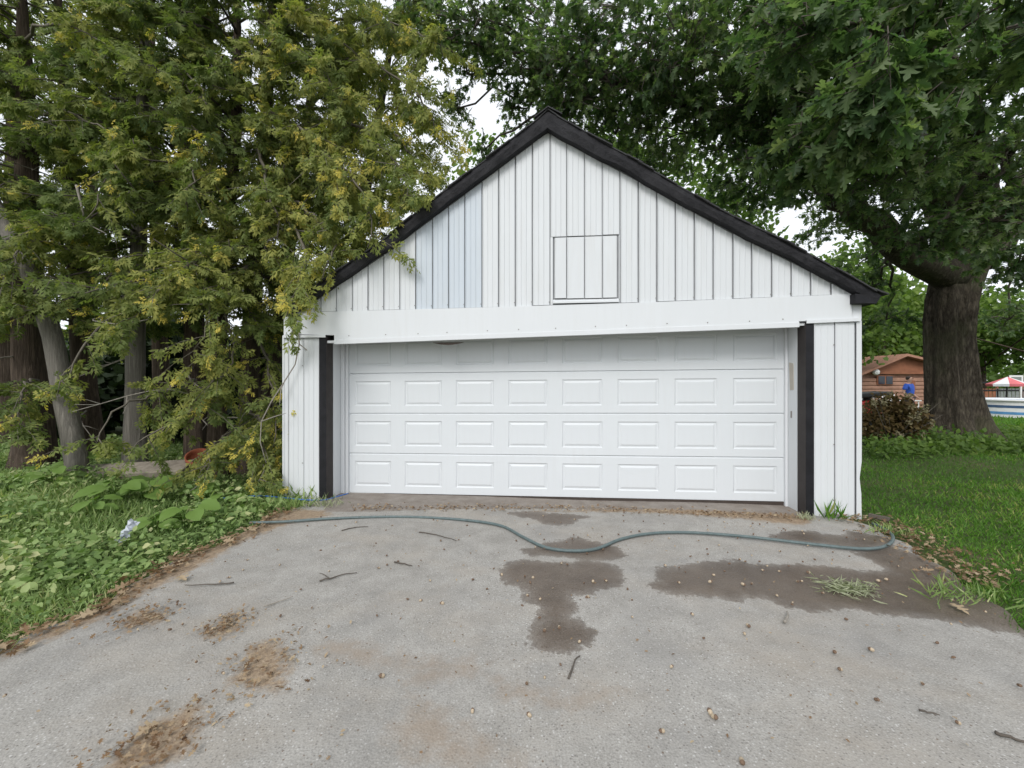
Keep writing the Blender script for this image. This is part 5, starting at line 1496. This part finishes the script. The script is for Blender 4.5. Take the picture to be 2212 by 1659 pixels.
# broad-leaved plants
def broad_leaf_mesh():
    v, f = [], []
    n = 9
    for i in range(n):
        t = i / (n - 1)
        w = 0.42 * math.sin(math.pi * min(1, t * 0.92 + 0.08)) ** 0.7 * (1 - 0.25 * t)
        z = 0.10 * t - 0.28 * t * t
        ru = 0.02 * math.sin(i * 2.1)
        v += [(-w, t - 0.05 * (t < .2), z + 0.10 * w + ru), (-w * .5, t, z + 0.02), (0, t, z - 0.02), (w * .5, t, z + 0.02), (w, t - 0.05 * (t < .2), z + 0.10 * w - ru)]
    for i in range(n - 1):
        for k in range(4): f.append((5 * i + k, 5 * i + k + 1, 5 * i + 6 + k, 5 * i + 5 + k))
    me = bpy.data.meshes.new('leaf'); me.from_pydata(v, [], f); me.materials.append(M['big_leaf'])
    a = me.attributes.new('rnd', 'FLOAT', 'POINT'); a.data.foreach_set('value', np.full(len(v), 0.5, np.float32))
    me.polygons.foreach_set('use_smooth', [True] * len(me.polygons)); me.update(); return me
BLM = broad_leaf_mesh()
def broad_plant(px, py, n, size, label, hgt=0.25):
    p = gnd(px, py, 0.05); p[2] = float(ground_z(p[0], p[1]))
    t = empty('broadleaf_plant', p); tag(t, label, 'plant', 'broad-leaved weeds left of the driveway')
    for k in range(n):
        a = k * 2.4 + RNG.uniform(-.4, .4)
        s = size * RNG.uniform(.7, 1.15)
        root = np.array([math.cos(a) * .05, math.sin(a) * .05, 0]); tip = np.array([math.cos(a) * size * .5, math.sin(a) * size * .5, hgt * RNG.uniform(.5, 1.1)])
        mb = MB(); mb.tube(smooth_path([root, tip * .6 + np.array([0, 0, .05]), tip], 5), np.linspace(.007, .004, 5), 5); st = mb.build('stalk', M['big_leaf'], t)
        o = link('leaf', BLM, t)
        ax = np.array([[math.cos(a), math.sin(a), -.15]]); R3 = frames(ax, np.array([[0, -.45, .9]]))[0]
        o.matrix_local = Matrix.Translation(tip) @ Matrix(R3.tolist()).to_4x4() @ Matrix.Scale(s, 4)
broad_plant(255, 1085, 9, .26, 'large bright broad-leaved plant below the weathered board', .28)
broad_plant(320, 1075, 8, .24, 'broad-leaved plant right of the weathered board', .26)
broad_plant(410, 1120, 6, .24, 'bright green broad-leaved plant closest to the driveway', .22)
broad_plant(120, 1065, 7, .24, 'broad-leaved plant left of the weathered board', .25)
broad_plant(340, 1130, 6, .16, 'small pale broad-leaved plant in front of the others', .16)
broad_plant(200, 1110, 6, .18, 'broad-leaved plant in the middle of the weed bank', .18)
broad_plant(485, 1085, 6, .17, 'broad-leaved plant under the lowest cedar bough', .18)
broad_plant(160, 1040, 7, .22, 'broad-leaved plant behind the board towards the grey trunk', .3)
broad_plant(30, 1075, 7, .22, 'broad-leaved plant at the left picture edge', .26)
broad_plant(440, 1070, 7, .20, 'broad-leaved plant between the clay pot and the driveway', .24)
broad_plant(90, 1240, 4, .14, 'yellowing broad-leaved plant low at the driveway side', .1)

# ================================================================== SMALL THINGS
def gpath(pts, z=0.012, n=60):
    return smooth_path([gnd(x, y, z) for x, y in pts], n)
hp = gpath([(540,1129),(611,1127),(700,1121),(800,1117),(900,1117),(1000,1123),(1080,1135),(1130,1160),(1180,1183),(1240,1190),(1290,1185),(1340,1165),(1400,1153),(1480,1150),(1600,1158),(1750,1175),(1850,1185),(1900,1183),(1926,1171),(1927,1155),(1908,1141),(1885,1131)], 0.015, 140)
mb = MB(); mb.tube(hp, 0.0135, 10)
hose = mb.build('garden_hose', M['hose'], None, True); tag(hose, 'grey-green garden hose snaking across the driveway before the garage', 'hose')
bp = gpath([(480,1085),(560,1078),(611,1080),(660,1083),(700,1082),(730,1073),(752,1066)], 0.03, 50); bp[:, 2] += np.linspace(0.05, 0, 50)
mb = MB(); mb.tube(bp, 0.0075, 8); tag(mb.build('blue_cord', M['blue_cord'], None, True), 'bright blue cord lying at the foot of the left black post', 'cord')

TW = 'twigs fallen on the driveway'
def twig(pts, r, label, mat='dark_twig', fork=None):
    p = gpath(pts, 0.008, 8); p[:, 2] += np.abs(RNG.normal(0, .003, 8))
    mb = MB(); mb.tube(p, np.linspace(r, r * .5, 8), 5)
    if fork: mb.tube(gpath(fork, 0.009, 5), np.linspace(r * .7, r * .35, 5), 5)
    tag(mb.build('twig', M[mat], None, True), label, 'twig', TW)
twig([(690,1255),(720,1248),(745,1240),(771,1238)], .006, 'forked dry twig on the left half of the driveway', 'dark_twig', [(712,1250),(700,1241),(690,1238)])
twig([(738,1146),(765,1140),(795,1138)], .006, 'short dark twig just below the hose at left')
twig([(1228,1466),(1236,1445),(1243,1425),(1253,1417)], .006, 'curved dark twig below the damp patch at centre')
twig([(570,1311),(600,1300),(632,1290)], .005, 'pale straw-coloured twig at the left', 'dead_twig')
twig([(852,1214),(875,1219),(890,1222)], .007, 'knobbly brown twig left of the damp patch')
twig([(2150,1585),(2185,1595),(2230,1608)], .008, 'thick brown twig at the lower right corner')
twig([(905,1150),(940,1155),(985,1168)], .006, 'crooked twig touching the hose left of its bend')
twig([(1695,1345),(1702,1330),(1700,1322)], .010, 'stubby grey twig below the long damp patch', 'dead_twig')
twig([(1985,1535),(2010,1541),(2030,1546)], .005, 'tiny twig right of the watered gravel', 'dark_twig')
twig([(505,1260),(470,1262),(400,1265)], .006, 'brown twig lying along the leaf litter', 'dark_twig')

# acorns
def acorn_mesh():
    v, f, mi = [], [], []
    prof = [(0, -.0), (.0075, .004), (.0095, .011), (.0085, .018), (.0098, .0185), (.0100, .021), (.0065, .0265), (0.0015, .028), (.0012, .032)]
    S = 8
    for r, z in prof:
        for k in range(S): v.append((r * math.cos(k * 2 * math.pi / S), r * math.sin(k * 2 * math.pi / S), z))
    for i in range(len(prof) - 1):
        for k in range(S):
            f.append((i * S + k, i * S + (k + 1) % S, (i + 1) * S + (k + 1) % S, (i + 1) * S + k)); mi.append(0 if i < 3 else 1)
    me = bpy.data.meshes.new('acorn'); me.from_pydata(v, [], f); me.materials.append(M['acorn_nut']); me.materials.append(M['acorn_cap'])
    me.polygons.foreach_set('material_index', mi); me.polygons.foreach_set('use_smooth', [True] * len(f)); me.update(); return me
ACM = acorn_mesh()
AC2 = ACM.copy(); AC2.materials[0] = M['acorn_cap']
spots = []
for x, y in [(1020,1545),(1207,1355),(1178,1362),(1150,1250),(1135,1246),(1249,1391),(1138,1286),(1165,1298),(1085,1245),(1280,1260),(1272,1290),(1437,1583),(1538,1550),(1612,1351),(2077,1568),(1148,1552),(1447,1445),(832,1463),(1535,1549),(1600,1640),(1820,1450),(1805,1410),(1890,1409),(960,1306),(905,1300),(1440,1225),(1470,1262),(1545,1245),(1600,1262),(1530,1260),(1625,1262),(1720,1258),(1735,1257),(1750,1240),(1780,1283),(1892,1255),(1910,1253),(1680,1290)]:
    spots.append(gnd(x, y)[:2])
while len(spots) < 210:
    y = RNG.uniform(1.9, 4.7); x = RNG.uniform(-2.5, 3.4)
    if RNG.uniform() < 0.35: x = RNG.uniform(0.2, 3.4); y = RNG.uniform(3.0, 4.7)
    if drive_left(y) < x < drive_right(y): spots.append(np.array([x, y]))
for i, (x, y) in enumerate(spots):
    dark = i > 36 and RNG.uniform() < 0.5
    o = link('acorn', AC2 if dark else ACM)
    o.location = (x, y, 0.008)
    s = RNG.uniform(.75, 1.15) * (1.0 if i < 38 else 0.72); o.scale = (s, s, s)
    o.rotation_euler = (RNG.uniform(1.1, 1.9), RNG.uniform(-.3, .3), RNG.uniform(0, 6.28))
    P1 = np.array([[x, y]])
    damp = [q for q in range(5) if sd_poly(P1, WET[q])[0] > 0]
    where = (['on the T-shaped damp patch', 'on the damp patch under the hose bend', 'on the damp patch at the door', 'on the long damp patch at right', 'on the damp strip inside the hose loop'][damp[0]] if damp
             else ('on dry asphalt ' + ('left' if x < -0.35 else 'right' if x > 1.0 else 'in the middle') + (' near the camera' if y < 2.7 else ' between the damp patches and camera' if y < 3.3 else ' close to the hose')))
    tag(o, ('dark brown' if dark else 'pale tan') + ' acorn ' + where, 'acorn', ('dark' if dark else 'pale') + ' acorns ' + where)

# dead leaves
def litter():
    P, S = [], []
    def add(n, fx, smin, smax):
        for k in range(n):
            x, y = fx(); P.append((x, y, 0.004 + RNG.uniform(0, .02))); S.append(RNG.uniform(smin, smax))
    def edge():
        y = RNG.choice([2.5, 2.9, 3.2, 3.6, 4.1, 4.6]) + RNG.normal(0, .22); return drive_left(y) + RNG.normal(0.06, .07), y
    add(620, edge, .018, .06); add(40, edge, .07, .11)
    def apron():
        px = RNG.uniform(760, 1740); py = np.interp(px, [760, 1000, 1300, 1740], [1098, 1096, 1099, 1118]) + RNG.normal(0, 4)
        return gnd(px, py)[:2]
    add(900, apron, .012, .045)
    def rc():
        y = RNG.uniform(3.0, 4.6); return drive_right(y) + RNG.normal(0.12, .16), y
    add(600, rc, .015, .06)
    def anyw():
        y = RNG.uniform(1.6, 4.6); return RNG.uniform(-2.5, 3.3), y
    add(420, anyw, .008, .022)
    for q in DIRT[:4]:
        c = q.mean(0); e = q.std(0)
        add(220, lambda: (c + RNG.normal(0, 1, 2) * e * .9), .008, .034)
    P = np.array(P); S = np.array(S); n = len(P)
    ax = rvec(n) * np.array([1, 1, .25]); up = np.array([0, 0, 1.0]) + rvec(n, .35)
    o = scatter_mesh('leaf_litter', OAK_S, P, frames(ax, up), S, np.clip(RNG.normal(.58, .25, n), 0, 1), M['dead_leaf'])
    tag(o, 'dry brown leaf litter along the driveway edges and threshold', 'leaf litter', kind='stuff')
litter()
def big_dead(px, py, s, label):
    p = gnd(px, py, .012); o = scatter_mesh('dead_leaf', OAK, np.zeros((1, 3)), frames(np.array([[RNG.normal(), RNG.normal(), .1]]), np.array([[.1, -.2, 1.]])), [s], [.9], M['dead_leaf'])
    o.location = p; tag(o, label, 'leaf', 'large dead leaves on the ground')
big_dead(345, 1558, .085, 'large tan dead leaf on the dirt patch at lower left')
big_dead(2050, 1302, .11, 'pale dead leaf at the damp right edge by the lawn')
big_dead(215, 1318, .11, 'large tan dead leaf on the litter edge at left')
big_dead(385, 1245, .11, 'tan dead leaf beside the brown twig on the litter')
big_dead(92, 1000, .16, 'pale brown dead leaf in the weeds under the grey trunk')

# wilted clump of pulled grass on the damp patch
p = gnd(1835, 1272)
n = 300
X = RNG.normal(0, .085, n); Y = RNG.normal(0, .06, n)
o = scatter_mesh('grass_clump', BLADE, np.stack([X, Y, np.abs(RNG.normal(0, .012, n))], -1), frames(rvec(n) * np.array([1, 1, .2]), rvec(n)), RNG.uniform(.04, .10, n), np.clip(RNG.normal(.5, .25, n), 0, 1), M['dry_grass'])
o.location = p; tag(o, 'wilted pale clump of pulled grass on the damp asphalt', 'grass clump', None, 'stuff')
def tuft(px, py, n, h, label, mat='grass', spread=.06):
    p = gnd(px, py); X = RNG.normal(0, spread, n); Y = RNG.normal(0, spread * .6, n)
    o = scatter_mesh('weed_tuft', BLADE, np.stack([X, Y, np.zeros(n)], -1), rot_up(n, .7), h * RNG.uniform(.5, 1.2, n), np.clip(RNG.normal(.6, .2, n), 0, 1), M[mat]); o.location = p
    tag(o, label, 'weed', 'weed tufts round the garage', 'stuff')
tuft(1800, 1120, 26, .20, 'thin grass tuft growing against the right pillar', 'grass', .07)
tuft(660, 1075, 120, .20, 'green tuft growing in front of the left pillar', 'weed', .13)
tuft(700, 1090, 110, .10, 'dry straw tuft at the foot of the left black post', 'dry_grass', .12)
tuft(620, 1095, 160, .14, 'weedy tuft where the hose meets the left wall corner', 'weed', .14)
tuft(1742, 1120, 50, .08, 'small dry tuft at the foot of the right black post', 'dry_grass', .06)
tuft(1925, 1150, 60, .10, 'weed tuft inside the hose loop at the right', 'weed', .1)
tuft(2080, 1285, 120, .11, 'leafy tuft at the lawn edge above the pale dead leaf', 'weed', .14)

# weathered board, pot, plastic wrap, wire
b = at(275, 1012, 6.1)
mb = MB(); mb.add([(-.75, -.16, -.05), (.75, -.2, -.05), (.78, .2, -.05), (-.7, .2, -.05), (-.75, -.16, .03), (.75, -.2, .05), (.78, .2, .06), (-.7, .2, .04)], BOXF)
o = bevel(mb.build('weathered_board', M['raw_wood'], None), .008); o.location = (b[0], b[1], float(ground_z(b[0], b[1])) + .09); o.rotation_euler = (math.radians(14), 0, math.radians(16))
tag(o, 'weathered grey-brown board lying in the weeds under the cedars', 'board')
M['terracotta'] = simple('terracotta', (0.34, 0.10, 0.05), 0.8, 0.2, 10)
p = at(435, 968, 6.6); z = float(ground_z(p[0], p[1]))
prof = [(.10, 0), (.15, .26), (.175, .26), (.175, .32), (.155, .32), (.15, .24), (.10, .03)]
v = [(r * math.cos(k * math.pi / 10), r * math.sin(k * math.pi / 10), h) for r, h in prof for k in range(20)]
f = [(i * 20 + k, i * 20 + (k + 1) % 20, (i + 1) * 20 + (k + 1) % 20, (i + 1) * 20 + k) for i in range(6) for k in range(20)] + [tuple(range(20))[::-1], tuple(range(120, 140))]
o = MB().add(v, f).build('clay_pot', M['terracotta'], None, True); o.location = (p[0], p[1], z + .04); o.rotation_euler = (.5, .25, 0)
tag(o, 'rust-red clay pot tilted at the foot of the cedar trunks', 'pot')
M['plastic_film'] = simple('plastic_film', (0.45, 0.48, 0.53), 0.25, 0.15, 8)
n = 10
V = []
for i in range(n):
    for j in range(5):
        V.append((.016 * (j - 2) + RNG.normal(0, .010), RNG.normal(0, .016), i * .022 + RNG.normal(0, .006)))
o = MB().add(V, [(i * 5 + j, i * 5 + j + 1, i * 5 + 6 + j, i * 5 + 5 + j) for i in range(n - 1) for j in range(4)]).build('plastic_wrapper', M['plastic_film'], None)
p = gnd(258, 1182, .0); o.location = (p[0], p[1], float(ground_z(p[0], p[1])) + .06); o.rotation_euler = (-.5, .45, .3)
tag(o, 'crumpled clear plastic wrapper caught in the weeds', 'wrapper')
w0 = at(716, 924, 5.55); w0 = at(611, 924, 5.5); w1 = at(420, 1040, 5.7)
P = smooth_path([w0, at(560, 945, 5.55), at(490, 985, 5.6), w1], 60)
mb = MB(); tt = np.linspace(0, 60, 60)
for ph in (0, math.pi):
    Q = P + np.stack([.007 * np.cos(tt * 2 + ph), .004 * np.sin(tt), .007 * np.sin(tt * 2 + ph)], -1)
    mb.tube(Q, .0045, 5)
tag(mb.build('twisted_wire', M['dead_twig'], None, True), 'twisted grey wire strung from the garage wall into the thicket', 'wire')
p = gnd(1880, 1118)
mb = MB(); mb.box(-.02, .16, -.012, .012, 0, .045); o = mb.build('wood_offcut', M['dark_twig'], None); o.location = p; o.rotation_euler = (0, .12, -.5); bevel(o, .003)
tag(o, 'short wood offcut at the foot of the right garage corner', 'offcut')
